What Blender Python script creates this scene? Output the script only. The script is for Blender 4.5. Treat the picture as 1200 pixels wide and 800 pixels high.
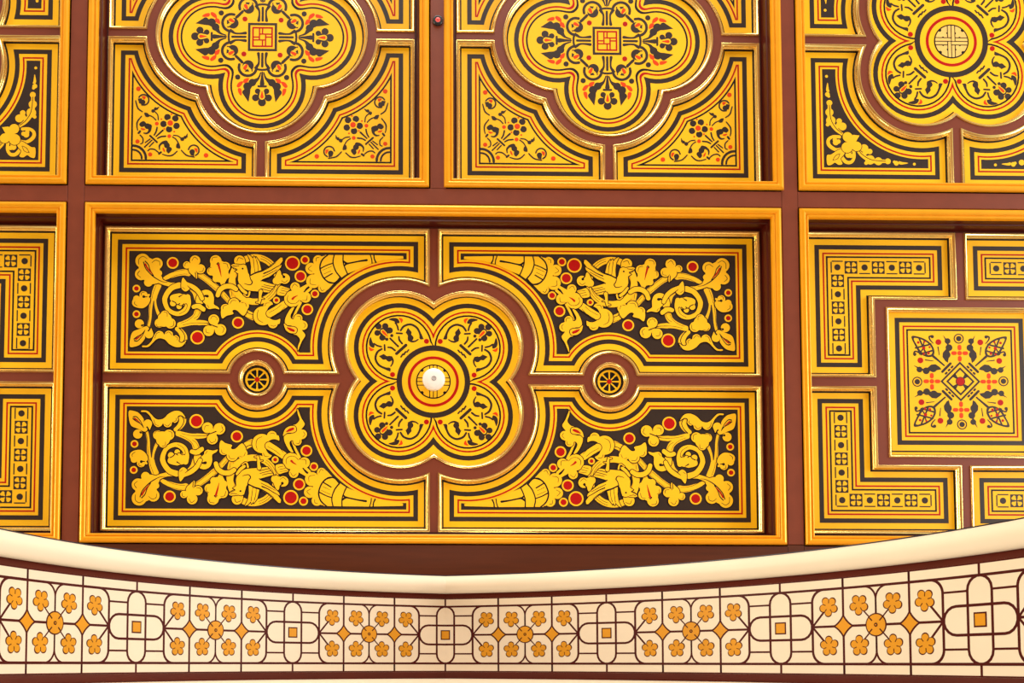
import bpy, math
import numpy as np
from mathutils import Matrix
from mathutils.geometry import delaunay_2d_cdt

for o in list(bpy.data.objects): bpy.data.objects.remove(o, do_unlink=True)
scene = bpy.context.scene
COL = scene.collection

# ------------------------------------------------------------------ scale and camera
# The ceiling is laid out in plan units of 5 mm.  X runs to the right of the view,
# Y towards the arch, Z up.  The camera stands at the plan origin and looks up.
U = 0.005
FOC = 1050.0                 # focal length in pixels of a 1200 px wide frame
CAM_Z = 1.60
HZ = CAM_Z + 1050 * U        # underside of the ceiling ribs
PA, PB, PC = -0.04549161, -0.01381527, 0.0015318     # small tilt of the camera
PPX, PPY = 469.522, 729.201


def rotm(a, b, c):
    ca, sa, cb, sb, cc, sc = math.cos(a), math.sin(a), math.cos(b), math.sin(b), math.cos(c), math.sin(c)
    rx = np.array([[1, 0, 0], [0, ca, -sa], [0, sa, ca]])
    ry = np.array([[cb, 0, sb], [0, 1, 0], [-sb, 0, cb]])
    rz = np.array([[cc, -sc, 0], [sc, cc, 0], [0, 0, 1]])
    return rx @ ry @ rz


RC = rotm(PA, PB, PC)
cam = bpy.data.cameras.new('camera')
cam_o = bpy.data.objects.new('camera', cam)
COL.objects.link(cam_o)
M = Matrix.Identity(4)
for i in range(3):
    M[i][0], M[i][1], M[i][2] = RC[0][i], -RC[1][i], -RC[2][i]
M.translation = (0, 0, CAM_Z)
cam_o.matrix_world = M
cam.sensor_width = 36.0
cam.lens = FOC / 1200 * 36.0
cam.shift_x = (600 - PPX) / 1200
cam.shift_y = (PPY - 400) / 1200
cam.clip_start, cam.clip_end = 0.05, 100
scene.camera = cam_o

# ------------------------------------------------------------------ light
world = bpy.data.worlds.new('world'); scene.world = world
world.use_nodes = True
bgn = world.node_tree.nodes['Background']
bgn.inputs['Color'].default_value = (1.0, 0.94, 0.83, 1)
bgn.inputs['Strength'].default_value = 0.66


def area(name, loc, target, size, power, col):
    l = bpy.data.lights.new(name, 'AREA'); l.shape = 'RECTANGLE'
    l.size, l.size_y = size; l.energy = power; l.color = col
    o = bpy.data.objects.new(name, l); COL.objects.link(o)
    o.location = loc
    d = Matrix.Identity(3)
    from mathutils import Vector
    v = Vector(target) - Vector(loc)
    o.rotation_euler = v.to_track_quat('-Z', 'Y').to_euler()
    return o


# daylight from tall windows on the right and at the far end, warm lamps lower left
area('window_light_right', (12.5, -3.0, 2.6), (0, -2.4, HZ), (7.0, 5.0), 1150, (1.0, 0.97, 0.92))
area('window_light_far', (0.6, -13.5, 2.6), (0, -2.0, HZ), (7.0, 5.0), 1100, (1.0, 0.97, 0.92))
area('window_light_left', (-12.5, -2.6, 2.6), (0, -2.2, HZ), (4.0, 3.0), 820, (1.0, 0.87, 0.66))
area('fill_light_arch', (0.3, 0.7, 0.15), (0.3, 0.0, 5.6), (1.8, 1.0), 82, (1.0, 0.92, 0.78))  # unseen fill light, added under the arch to brighten the soffit

vs = scene.view_settings
vs.view_transform = 'Standard'; vs.look = 'None'; vs.exposure = 0.0; vs.gamma = 1.0
vs.use_curve_mapping = False


# ------------------------------------------------------------------ materials
def mat(name, rgb, rough=0.5, metal=0.0, var=0.06, bump=0.0, scale=6.0, coat=0.0, stretch=None, spec=0.5):
    m = bpy.data.materials.new(name); m.use_nodes = True
    nt = m.node_tree; n = nt.nodes; b = n['Principled BSDF']
    b.inputs['Roughness'].default_value = rough
    b.inputs['Metallic'].default_value = metal
    b.inputs['Coat Weight'].default_value = coat
    b.inputs['Specular IOR Level'].default_value = spec
    tc = n.new('ShaderNodeTexCoord'); nz = n.new('ShaderNodeTexNoise')
    mp = n.new('ShaderNodeMapping')
    nt.links.new(tc.outputs['Object'], mp.inputs['Vector'])
    if stretch: mp.inputs['Scale'].default_value = stretch
    nt.links.new(mp.outputs['Vector'], nz.inputs['Vector'])
    nz.inputs['Scale'].default_value = scale; nz.inputs['Detail'].default_value = 5
    r = n.new('ShaderNodeValToRGB')
    lo = [max(0, c * (1 - var)) for c in rgb]; hi = [min(1, c * (1 + var)) for c in rgb]
    r.color_ramp.elements[0].position = 0.3; r.color_ramp.elements[1].position = 0.7
    r.color_ramp.elements[0].color = (*lo, 1); r.color_ramp.elements[1].color = (*hi, 1)
    nt.links.new(nz.outputs['Fac'], r.inputs['Fac'])
    nt.links.new(r.outputs['Color'], b.inputs['Base Color'])
    if bump:
        bp = n.new('ShaderNodeBump'); bp.inputs['Strength'].default_value = bump
        bp.inputs['Distance'].default_value = 0.004
        nt.links.new(nz.outputs['Fac'], bp.inputs['Height'])
        nt.links.new(bp.outputs['Normal'], b.inputs['Normal'])
    return m


def srgb(r, g, b):
    f = lambda c: c / 12.92 if c <= 0.04045 else ((c + 0.055) / 1.055) ** 2.4
    return tuple(f(v / 255) for v in (r, g, b))


M_RIB = mat('brown_rib_paint', srgb(120, 56, 35), 0.44, spec=0.36, var=0.08, bump=0.05, scale=9, stretch=(1, 1, 1))
M_BOARD = mat('brown_board_paint', srgb(82, 36, 15), 0.45, spec=0.35, var=0.14, bump=0.08, scale=7, stretch=(0.4, 6, 1))
M_LINING = mat('maroon_lining_paint', srgb(76, 18, 6), 0.35, var=0.08, spec=0.4)
M_TRACERY = mat('brown_tracery_paint', srgb(120, 55, 35), 0.42, var=0.06, spec=0.4)
M_FRAME = mat('yellow_frame_gilding', srgb(244, 170, 22), 0.32, metal=0.25, var=0.04, scale=12, spec=0.4)
M_GILT = mat('bright_gilding', srgb(255, 220, 134), 0.2, metal=0.9, var=0.05, scale=25)
M_YEL = mat('yellow_oil_paint', srgb(252, 195, 8), 0.55, var=0.04, scale=4, spec=0.3)
M_YEL2 = mat('golden_motif_paint', srgb(253, 196, 20), 0.55, var=0.04, scale=8, spec=0.3)
M_DARK = mat('charcoal_paint', srgb(48, 38, 34), 0.36, var=0.12, scale=10, spec=0.4)
M_LINE = mat('black_line_paint', srgb(14, 10, 16), 0.45, var=0.1, spec=0.25)
M_RED = mat('vermilion_paint', srgb(178, 8, 2), 0.5, var=0.06, spec=0.2)
M_ORANGE = mat('orange_red_paint', srgb(222, 66, 8), 0.5, var=0.06, spec=0.2)
M_PALE = mat('pale_gold_leaf', srgb(255, 212, 120), 0.35, metal=0.25, var=0.08, scale=20)
M_CREAM = mat('cream_arch_paint', srgb(250, 234, 206), 0.5, var=0.03, bump=0.05, scale=3)
M_FILLET = mat('oxblood_fillet_paint', srgb(92, 26, 10), 0.4, var=0.1, spec=0.35)
M_FLINE = mat('oxblood_line_paint', srgb(78, 10, 4), 0.5, var=0.06, spec=0.2)
M_FGOLD = mat('ochre_flower_paint', srgb(229, 156, 24), 0.5, var=0.05, spec=0.3)
M_NAVY = mat('navy_edge_paint', srgb(26, 28, 48), 0.4, var=0.1)
M_PLASTER = mat('plaster', srgb(225, 200, 160), 0.8, var=0.05)
M_FLOOR = mat('wood_floor', srgb(150, 100, 60), 0.5, var=0.15, scale=5)
M_WHITE = mat('white_plastic', srgb(246, 244, 240), 0.35, var=0.01)
M_GREY = mat('grey_plastic', srgb(150, 148, 150), 0.4, var=0.02)
M_BLACK = mat('black_plastic', srgb(24, 22, 24), 0.35, var=0.05)
M_LED = mat('red_lens', srgb(225, 60, 55), 0.25, var=0.02)
_b = M_LED.node_tree.nodes['Principled BSDF']
_b.inputs['Emission Color'].default_value = (1, 0.12, 0.1, 1); _b.inputs['Emission Strength'].default_value = 0.7


# ------------------------------------------------------------------ object helpers
def empty(name, loc, label=None, cat=None, group=None, scale=None, parent=None):
    o = bpy.data.objects.new(name, None); COL.objects.link(o)
    o.empty_display_size = 0.1
    o.location = loc
    if scale: o.scale = scale
    if parent: o.parent = parent
    if label: o['label'] = label
    if cat: o['category'] = cat
    if group: o['group'] = group
    return o


class MB:
    """collects faces in plan units (x, y, depth above the ribs) for one mesh"""
    def __init__(s): s.v = []; s.f = []; s.m = []; s.mats = []

    def mi(s, m):
        if m not in s.mats: s.mats.append(m)
        return s.mats.index(m)

    def add(s, vs, fs, m):
        k = len(s.v); i = s.mi(m)
        s.v += [tuple(map(float, p)) for p in vs]
        for f in fs: s.f.append(tuple(k + j for j in f)); s.m.append(i)

    def box(s, x0, x1, y0, y1, d0, d1, m):
        vs = [(x, y, d) for d in (d0, d1) for y in (y0, y1) for x in (x0, x1)]
        s.add(vs, [(0, 2, 3, 1), (4, 5, 7, 6), (0, 1, 5, 4), (2, 6, 7, 3), (0, 4, 6, 2), (1, 3, 7, 5)], m)

    def loft(s, rings, m, closed=True):
        n = len(rings[0]); vs = [p for r in rings for p in r]; fs = []
        for a in range(len(rings) - 1):
            for i in range(n if closed else n - 1):
                j = (i + 1) % n
                fs.append((a * n + i, a * n + j, (a + 1) * n + j, (a + 1) * n + i))
        s.add(vs, fs, m)

    def plate(s, loops, d0, d1, m, back=False):
        """flat plate filling closed loops (even-odd), front face at depth d0, sides back to d1"""
        P, T = fill(loops)
        s.add([(x, y, d0) for x, y in P], [t[::-1] for t in T], m)
        if back: s.add([(x, y, d1) for x, y in P], T, m)
        if d1 is not None:
            for L in loops:
                s.loft([[(x, y, d0) for x, y in L], [(x, y, d1) for x, y in L]], m)

    def build(s, name, parent=None, smooth=False, link=True):
        me = bpy.data.meshes.new(name)
        v = np.array(s.v) * U
        me.from_pydata(v.tolist(), [], s.f)
        for m in s.mats: me.materials.append(m)
        me.polygons.foreach_set('material_index', s.m)
        if smooth: me.polygons.foreach_set('use_smooth', [True] * len(s.f))
        me.update()
        o = bpy.data.objects.new(name, me)
        if link: COL.objects.link(o)
        if parent is not None: o.parent = parent
        return o


def inside(loops, q):
    r = np.zeros(len(q), bool)
    for L in loops:
        L = np.asarray(L); a = L; b = np.roll(L, -1, 0)
        for (x0, y0), (x1, y1) in zip(a, b):
            if y0 == y1: continue
            c = ((y0 > q[:, 1]) != (y1 > q[:, 1])) & (q[:, 0] < (x1 - x0) * (q[:, 1] - y0) / (y1 - y0) + x0)
            r ^= c
    return r


def fill(loops):
    vs = []; es = []
    for L in loops:
        k = len(vs); n = len(L)
        vs += [(float(x), float(y)) for x, y in L]
        es += [(k + i, k + (i + 1) % n) for i in range(n)]
    P, _, T, _, _, _ = delaunay_2d_cdt(vs, es, [], 0, 1e-4)
    P = np.array([tuple(p) for p in P]); T = [tuple(t) for t in T]
    if not len(T): return P, T
    A = np.array(T); c = P[A].mean(1)
    ok = inside(loops, c)
    return P, [t for t, k in zip(T, ok) if k]


# ------------------------------------------------------------------ shapes with exact offsets
# prims in counter-clockwise order: ('l', px, py, nx, ny) with inward normal,
# ('c', cx, cy, r, s): s=+1 inside the circle, s=-1 outside it
def isect(a, b, o, hint):
    def off(p):
        if p[0] == 'l': return ('l', p[1] + p[3] * o, p[2] + p[4] * o, p[3], p[4])
        return ('c', p[1], p[2], p[3] - p[4] * o, p[4])
    a, b = off(a), off(b)
    if a[0] == 'c' and b[0] == 'l': a, b = b, a
    if a[0] == 'l' and b[0] == 'l':
        A = np.array([[a[3], a[4]], [b[3], b[4]]])
        return np.linalg.solve(A, [a[3] * a[1] + a[4] * a[2], b[3] * b[1] + b[4] * b[2]])
    if a[0] == 'l':
        n = np.array(a[3:5]); c = np.array(b[1:3]); d = n @ (np.array(a[1:3]) - c)
        h = math.sqrt(max(0, b[3] ** 2 - d * d)); t = np.array([-n[1], n[0]])
        S = [c + n * d + t * h, c + n * d - t * h]
    else:
        c0, c1 = np.array(a[1:3]), np.array(b[1:3]); D = c1 - c0; L = np.linalg.norm(D)
        x = (L * L + a[3] ** 2 - b[3] ** 2) / (2 * L); h = math.sqrt(max(0, a[3] ** 2 - x * x))
        e = D / L; t = np.array([-e[1], e[0]])
        S = [c0 + e * x + t * h, c0 + e * x - t * h]
    return min(S, key=lambda p: np.hypot(*(p - hint)))


class Shape:
    def __init__(s, prims, hints):          # hints[i]: corner between prim i-1 and prim i
        s.p = prims; s.h = [np.array(h, float) for h in hints]

    def corners(s, o, skip=()):
        n = len(s.p)
        cur = [isect(s.p[i - 1], s.p[i], 0, s.h[i]) for i in range(n)]
        if o:
            st = 12
            for k in range(1, st + 1):
                cur = [isect(s.p[i - 1], s.p[i], o * k / st, cur[i]) for i in range(n)]
        keep = [i for i in range(n) if i not in skip]
        res = []
        for j, i in enumerate(keep):
            pi = keep[j - 1]
            if (i - pi) % n == 1: res.append(cur[i])
            else: res.append(isect(s.p[pi], s.p[i], o, (cur[(pi + 1) % n] + cur[i]) / 2))
        return keep, res

    def contour(s, o=0.0, skip=(), seg=26):
        if len(s.p) == 1:
            _, cx, cy, r, sg = s.p[0]; r -= sg * o
            return [(cx + r * math.cos(t), cy + r * math.sin(t)) for t in np.linspace(0, 2 * math.pi, 72, endpoint=False)]
        keep, cs = s.corners(o, skip)
        out = []
        for j, i in enumerate(keep):
            a, b = cs[j], cs[(j + 1) % len(keep)]; p = s.p[i]
            if p[0] == 'l': out.append(tuple(a)); continue
            t0 = math.atan2(a[1] - p[2], a[0] - p[1]); t1 = math.atan2(b[1] - p[2], b[0] - p[1])
            if p[4] > 0:
                while t1 < t0: t1 += 2 * math.pi
            else:
                while t1 > t0: t1 -= 2 * math.pi
            r = p[3] - p[4] * o
            for k in range(seg): 
                t = t0 + (t1 - t0) * k / seg
                out.append((p[1] + r * math.cos(t), p[2] + r * math.sin(t)))
        return out


def rect_shape(x0, x1, y0, y1):
    return Shape([('l', 0, y0, 0, 1), ('l', x1, 0, -1, 0), ('l', 0, y1, 0, -1), ('l', x0, 0, 1, 0)],
                 [(x0, y0), (x1, y0), (x1, y1), (x0, y1)])


# ------------------------------------------------------------------ painted motifs from distance fields
def cat(pts, closed, n=7):
    P = np.array(pts, float); k = len(P)
    if k < 3 and not closed:
        return np.array([P[0] + (P[1] - P[0]) * t for t in np.linspace(0, 1, 3)])
    out = []
    rng = range(k if closed else k - 1)
    for i in rng:
        if closed: p0, p1, p2, p3 = P[i - 1], P[i], P[(i + 1) % k], P[(i + 2) % k]
        else: p0, p1, p2, p3 = P[max(i - 1, 0)], P[i], P[i + 1], P[min(i + 2, k - 1)]
        for t in np.arange(n) / n:
            out.append(0.5 * (2 * p1 + (p2 - p0) * t + (2 * p0 - 5 * p1 + 4 * p2 - p3) * t * t + (3 * p1 - p0 - 3 * p2 + p3) * t ** 3))
    if not closed: out.append(P[-1])
    return np.array(out)


def prep(pr):
    """('c',x,y,r) ('s',[(x,y,w)..]) ('p',[pts]) smooth ('P',[pts]) sharp"""
    if pr[0] == 'c': return pr
    if pr[0] == 's': return ('s', cat(pr[1], False))
    if pr[0] == 'p': return ('P', cat(pr[1], True, 5))
    return ('P', np.array(pr[1], float))


def bbox(pr):
    if pr[0] == 'c': return pr[1] - pr[3], pr[1] + pr[3], pr[2] - pr[3], pr[2] + pr[3]
    a = pr[1]; w = a[:, 2].max() / 2 if pr[0] == 's' else 0
    return a[:, 0].min() - w, a[:, 0].max() + w, a[:, 1].min() - w, a[:, 1].max() + w


def dist(pr, X, Y):
    if pr[0] == 'c': return np.hypot(X - pr[1], Y - pr[2]) - pr[3]
    a = pr[1]
    if pr[0] == 's':
        d = np.full(X.shape, 1e9)
        for (x0, y0, w0), (x1, y1, w1) in zip(a[:-1], a[1:]):
            dx, dy = x1 - x0, y1 - y0; q = dx * dx + dy * dy
            if q < 1e-12: continue
            t = np.clip(((X - x0) * dx + (Y - y0) * dy) / q, 0, 1)
            d = np.minimum(d, np.hypot(X - x0 - dx * t, Y - y0 - dy * t) - (w0 + (w1 - w0) * t) / 2)
        return d
    d = np.full(X.shape, 1e9); ins = np.zeros(X.shape, bool)
    for (x0, y0), (x1, y1) in zip(a, np.roll(a, -1, 0)):
        dx, dy = x1 - x0, y1 - y0; q = dx * dx + dy * dy
        if q < 1e-12: continue
        t = np.clip(((X - x0) * dx + (Y - y0) * dy) / q, 0, 1)
        d = np.minimum(d, np.hypot(X - x0 - dx * t, Y - y0 - dy * t))
        if dy: ins ^= ((y0 > Y) != (y1 > Y)) & (X < dx * (Y - y0) / dy + x0)
    return np.where(ins, -d, d)


def march(F, x0, y0, st):
    """closed contours of F<0 on a grid"""
    F = np.where(np.abs(F) < 1e-7, 1e-7, F)
    ny, nx = F.shape
    neg = F < 0
    cs = neg[:-1, :-1] * 1 + neg[:-1, 1:] * 2 + neg[1:, 1:] * 4 + neg[1:, :-1] * 8
    nxt = {}
    TAB = {1: [(3, 0)], 2: [(0, 1)], 3: [(3, 1)], 4: [(1, 2)], 5: [(3, 0), (1, 2)], 6: [(0, 2)], 7: [(3, 2)], 8: [(2, 3)],
           9: [(2, 0)], 10: [(0, 1), (2, 3)], 11: [(2, 1)], 12: [(1, 3)], 13: [(1, 0)], 14: [(0, 3)]}
    for j, i in zip(*np.nonzero((cs > 0) & (cs < 15))):
        e = ((0, j, i), (1, j, i + 1), (0, j + 1, i), (1, j, i))
        for a, b in TAB[cs[j, i]]: nxt[e[a]] = e[b]

    def pt(k):
        t, j, i = k
        if t == 0:
            a, b = F[j, i], F[j, i + 1]; return (x0 + (i + a / (a - b)) * st, y0 + j * st)
        a, b = F[j, i], F[j + 1, i]; return (x0 + i * st, y0 + (j + a / (a - b)) * st)
    loops = []
    while nxt:
        k0, k = nxt.popitem(); L = [pt(k0)]
        while k != k0:
            L.append(pt(k))
            if k not in nxt: break
            k = nxt.pop(k)
        L = simplify(L)
        if len(L) >= 3: loops.append(L)
    return loops


def simplify(L, tol=0.045):
    L = np.array(L)
    n = len(L)
    if n < 6: return [tuple(p) for p in L]
    i1 = int(np.argmax(((L - L[0]) ** 2).sum(1)))
    def dp(a, b):
        if b - a < 2: return []
        P = L[a:b + 1] if b < n else np.vstack([L[a:], L[:1]])
        A, B = P[0], P[-1]; d = B - A; l = np.hypot(*d)
        if l < 1e-9: q = np.hypot(*(P[1:-1] - A).T)
        else: q = np.abs((P[1:-1, 0] - A[0]) * d[1] - (P[1:-1, 1] - A[1]) * d[0]) / l
        k = int(np.argmax(q))
        if q[k] < tol: return []
        m = a + 1 + k
        return dp(a, m) + [m] + dp(m, b)
    idx = [0] + dp(0, i1) + [i1] + dp(i1, n)
    return [tuple(L[i]) for i in idx]


def region(add, cut=(), grow=0.0, st=0.34, clip=None):
    add = [prep(a) for a in add]; cut = [prep(c) for c in cut]
    b = np.array([bbox(a) for a in add]); pad = grow + 3 * st
    x0, x1, y0, y1 = b[:, 0].min() - pad, b[:, 1].max() + pad, b[:, 2].min() - pad, b[:, 3].max() + pad
    X, Y = np.meshgrid(np.arange(x0, x1 + st, st), np.arange(y0, y1 + st, st))
    F = np.minimum.reduce([dist(a, X, Y) for a in add])
    for c in cut: F = np.maximum(F, -dist(c, X, Y))
    F = F - grow
    if clip is not None: F = np.maximum(F, clip(X, Y))
    F[0, :] = F[-1, :] = 1; F[:, 0] = F[:, -1] = 1
    return march(F, x0, y0, st)


# ------------------------------------------------------------------ depths (plan units above the rib face)
DT = 23.6        # face of the tracery inside a coffer
DP = 28.4        # face of the painted boards
LAY = 0.10       # thickness of one coat of paint


def px2plan(px, py, depth):
    """point of the photograph -> plan position on the plane at that depth"""
    d = np.array([(px - PPX) / FOC, (py - PPY) / FOC, 1.0]); w = RC.T @ d
    return w[0] / w[2] * (FOC + depth), w[1] / w[2] * (FOC + depth)


def tile(x0, y0, sc, cx, cy, depth=DP, wf=1.0):
    """converter for a magnified tile of the photograph into coordinates local to a coffer"""
    bx, by = px2plan(x0 + 40, y0 + 40, depth); ex, ey = px2plan(x0 + 41, y0 + 40, depth)
    k = math.hypot(ex - bx, ey - by) / sc

    def P(x, y): 
        a, b = px2plan(x0 + x / sc, y0 + y / sc, depth); return a - cx, b - cy

    def conv(prims):
        out = []
        for p in prims:
            if p[0] == 'c': out.append(('c', *P(p[1], p[2]), p[3] * k))
            elif p[0] == 's': out.append(('s', [(*P(x, y), w * k * wf) for x, y, w in p[1]]))
            else: out.append((p[0], [P(x, y) for x, y in p[1]]))
        return out
    return conv


def S(*a): return ('s', [tuple(a[i:i + 3]) for i in range(0, len(a), 3)])
def C(x, y, r): return ('c', x, y, r)
def PL(*a): return ('p', [tuple(a[i:i + 2]) for i in range(0, len(a), 2)])
def PS(*a): return ('P', [tuple(a[i:i + 2]) for i in range(0, len(a), 2)])


COAT = {}


def motif(name, parent, layers, base=1):
    """layers: (material, add, cut, grow, level)"""
    mb = MB(); z = COAT.get(parent.name, DP - LAY * (base - 0.3))
    for m, add, cut, grow, lv in layers:
        if not add: continue
        loops = region(add, cut, grow)
        z -= 0.008
        if loops: mb.plate(loops, z, DP - LAY * (base - 1), m)
    COAT[parent.name] = z
    if not mb.f: return None
    return mb.build(name, parent)


def strip(mb, shape, o0, o1, lv, m, skip=()):
    a, b = shape.contour(o0, skip), shape.contour(o1, skip); d = DP - LAY * lv; e = DP
    mb.loft([[(*p, e) for p in a], [(*p, d) for p in a], [(*p, d) for p in b], [(*p, e) for p in b]], m)


GILT_PROFILE = [(0.0, DT + 0.5), (0.0, DT - 0.6), (0.3, DT - 1.2), (0.9, DT - 1.42), (1.7, DT - 1.27), (2.5, DT - 0.9), (3.3, DT - 0.2), (3.75, DT + 0.5),
                (3.9, DT + 1.6), (4.3, DT + 2.0), (5.0, DT + 2.7), (5.2, DT + 3.7), (5.2, DP + 0.3)]
FRAME_PROFILE = [(0.0, 0.6), (0.0, -0.6), (0.6, -1.9), (2.0, -2.9), (4.0, -3.2), (5.8, -2.7), (7.0, -1.4), (7.3, -0.6), (7.9, -0.5),
                 (8.2, -1.1), (9.0, -1.5), (10.0, -1.3), (10.8, -0.3), (11.3, 1.2), (11.5, 3.5)]


def gilt(shape, parent, sub=None):
    mb = MB()
    mb.loft([[(x, y, d) for x, y in shape.contour(o)] for o, d in GILT_PROFILE], M_GILT)
    return mb.build('gilt_moulding', parent, smooth=False)


def smooth_by_angle(o, ang=40):
    """mark shading: smooth except at corners sharper than ang"""
    me = o.data
    me.polygons.foreach_set('use_smooth', [True] * len(me.polygons))
    try: me.set_sharp_from_angle(angle=math.radians(ang))
    except Exception: pass


def board(shape, parent, sc=(1, 1, 1), name='painted_panel'):
    mb = MB(); mb.plate([shape.contour(1.5)], DP, None, M_YEL)
    o = mb.build(name, parent); o.scale = sc
    return o


def borders(shape, b, style, skip=()):
    """the painted lines that follow the edge of a board"""
    mb = MB(); strip(mb, shape, 5.2, 7.0, 1, M_LINE); mb.build('edge_line', b)  # black line, widened so its paint also holds the shadow beside the gilt
    mb = MB(); strip(mb, shape, 14.2, 19.8, 1, M_DARK); mb.build('border_band', b)
    mb = MB(); strip(mb, shape, 23.9, 25.8, 1, M_RED); mb.build('red_line', b)
    mb = MB()
    if style == 'field':
        mb.plate([shape.contour(28.3, skip)], DP - LAY, DP, M_DARK); mb.build('dark_ground', b)
    else:
        strip(mb, shape, 28.3, 30.3, 1, M_LINE, skip); mb.build('inner_line', b)


def copy_tree(o, parent, sc=None):
    c = o.copy(); COL.objects.link(c); c.parent = parent
    if sc: c.scale = sc
    for ch in list(o.children): copy_tree(ch, c)
    return c


# ------------------------------------------------------------------ ceiling: slab and ribs
RIBX = [(-385.1 - 419, -385.1 - 441.2), (-385.1, -362.6), (472.0, 494.3), (913.0, 935.3)]
Y_TOP, Y1, Y2, Y3 = -978.5, -570.8, -548.4, -140.9
ceiling_mb = MB(); ceiling_mb.box(-960, 1060, -1120, 330, 40, 60, M_BOARD)
ceiling = ceiling_mb.build('ceiling'); ceiling.location = (0, 0, HZ); ceiling['kind'] = 'structure'


def beam(x0, x1, y0, y1, m=M_RIB, gx=(1.5, 1.5), gy=(0.25, 0.25)):
    c = 0.6; mb = MB()
    x0 += gx[0]; x1 -= gx[1]; y0 += gy[0]; y1 -= gy[1]
    R = [(0, 38), (0, c), (c, 0)]
    rings = [[(x0 + o, y0 + o, d), (x1 - o, y0 + o, d), (x1 - o, y1 - o, d), (x0 + o, y1 - o, d)] for o, d in R]
    mb.loft(rings, m)
    r = rings[-1]; mb.add(r, [(3, 2, 1, 0)], m)
    return mb.build('beam', ceiling)


XL = (-385.1 - 419 - 22.2, -385.1 - 419)
for x0, x1 in (XL, (-385.1, -362.6), (472.0, 494.3), (913.0, 935.3)):
    beam(x0, x1, Y_TOP - 22, Y3)
beam(47.7, 69.6, Y_TOP, Y1, gy=(-1.2, -1.2))
COLS = [(XL[1], -385.1), (-362.6, 472.0), (494.3, 913.0)]
for x0, x1 in COLS:
    beam(x0, x1, Y1, Y2, gx=(-1.3, -1.3), gy=(1.5, 1.5)); beam(x0, x1, Y_TOP - 22, Y_TOP, gx=(-1.3, -1.3), gy=(0.25, 1.5))
    beam(x0, x1, Y3, -60, M_BOARD, gx=(-1.3, -1.3), gy=(1.5, 0.0))
for x0, x1 in (XL, (-385.1, -362.6), (472.0, 494.3), (913.0, 935.3)): beam(x0, x1, Y3, -60, M_BOARD)


# ------------------------------------------------------------------ coffers
def coffer(x0, x1, y0, y1, label, trac_half, openings, master=None):
    """empty at the coffer's centre with frame rails, lining and tracery"""
    cx, cy = (x0 + x1) / 2, (y0 + y1) / 2; hw, hh = (x1 - x0) / 2, (y1 - y0) / 2
    root = empty('coffer', (cx * U, cy * U, HZ), label, 'ceiling coffer', 'painted ceiling coffers')
    fr = rect_shape(-hw, hw, -hh, hh)
    rings = [[(x, y, d) for x, y in fr.contour(o)] for o, d in FRAME_PROFILE]
    for k in range(4):
        mb = MB(); mb.loft([[r[k], r[(k + 1) % 4]] for r in rings], M_FRAME, closed=False)
        smooth_by_angle(mb.build('frame_rail', root), 50)
    tw, th = trac_half
    gx, gy = hw - tw, hh - th
    prof = [(0.66, 2.0), (0.68, 4.0), (0.72, 11.0), (0.80, 11.6), (0.82, 14), (0.86, DT + 1.5), (1.15, DT + 1.8)]
    mb = MB()
    mb.loft([[(sx * (hw - gx * o), sy * (hh - gy * o), d) for sx, sy in ((-1, -1), (1, -1), (1, 1), (-1, 1))] for o, d in prof], M_LINING)
    mb.build('recess_lining', root)
    outer = [(-tw, -th), (tw, -th), (tw, th), (-tw, th)]
    mb = MB(); mb.plate([outer] + openings, DT, DP + 1, M_TRACERY); mb.build('tracery', root)
    mb = MB(); mb.plate([[(x * 1.02, y * 1.02) for x, y in outer]], DP + 1.2, None, M_DARK); mb.build('backing', root)
    return root


def mir(L, sx, sy): return [(x * sx, y * sy) for x, y in L]
QUADS = ((1, 1), (-1, 1), (1, -1), (-1, -1))


def ring_prims(c, r, s): return ('c', c[0], c[1], r, s)


# quatrefoil with lobes on the diagonals
def quatrefoil(c, r):
    k = c + math.sqrt(max(0, r * r - c * c))
    return Shape([('c', c, -c, r, 1), ('c', c, c, r, 1), ('c', -c, c, r, 1), ('c', -c, -c, r, 1)],
                 [(0, -k), (k, 0), (0, k), (-k, 0)])


# quatrefoil with lobes on the axes
def axial_quatrefoil():
    q = (67.5, 67.0)
    return Shape([('c', 62, 0, 68.7, 1), ('c', 0, 56, 69.8, 1), ('c', -62, 0, 68.7, 1), ('c', 0, -56, 69.8, 1)],
                 [(q[0], -q[1]), q, (-q[0], q[1]), (-q[0], -q[1])])


# ---- ornament shared by both kinds of quatrefoil with diagonal lobes
BX, BY = 54.7, -344.7


def mirror_diag(prims, sgn=1):
    out = []
    for p in prims:
        if p[0] == 'c': out.append(('c', p[2], p[1], p[3]))
        elif p[0] == 's': out.append(('s', [(y, x, w) for x, y, w in p[1]]))
        else: out.append((p[0], [(y, x) for x, y in p[1]]))
    return out


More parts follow.
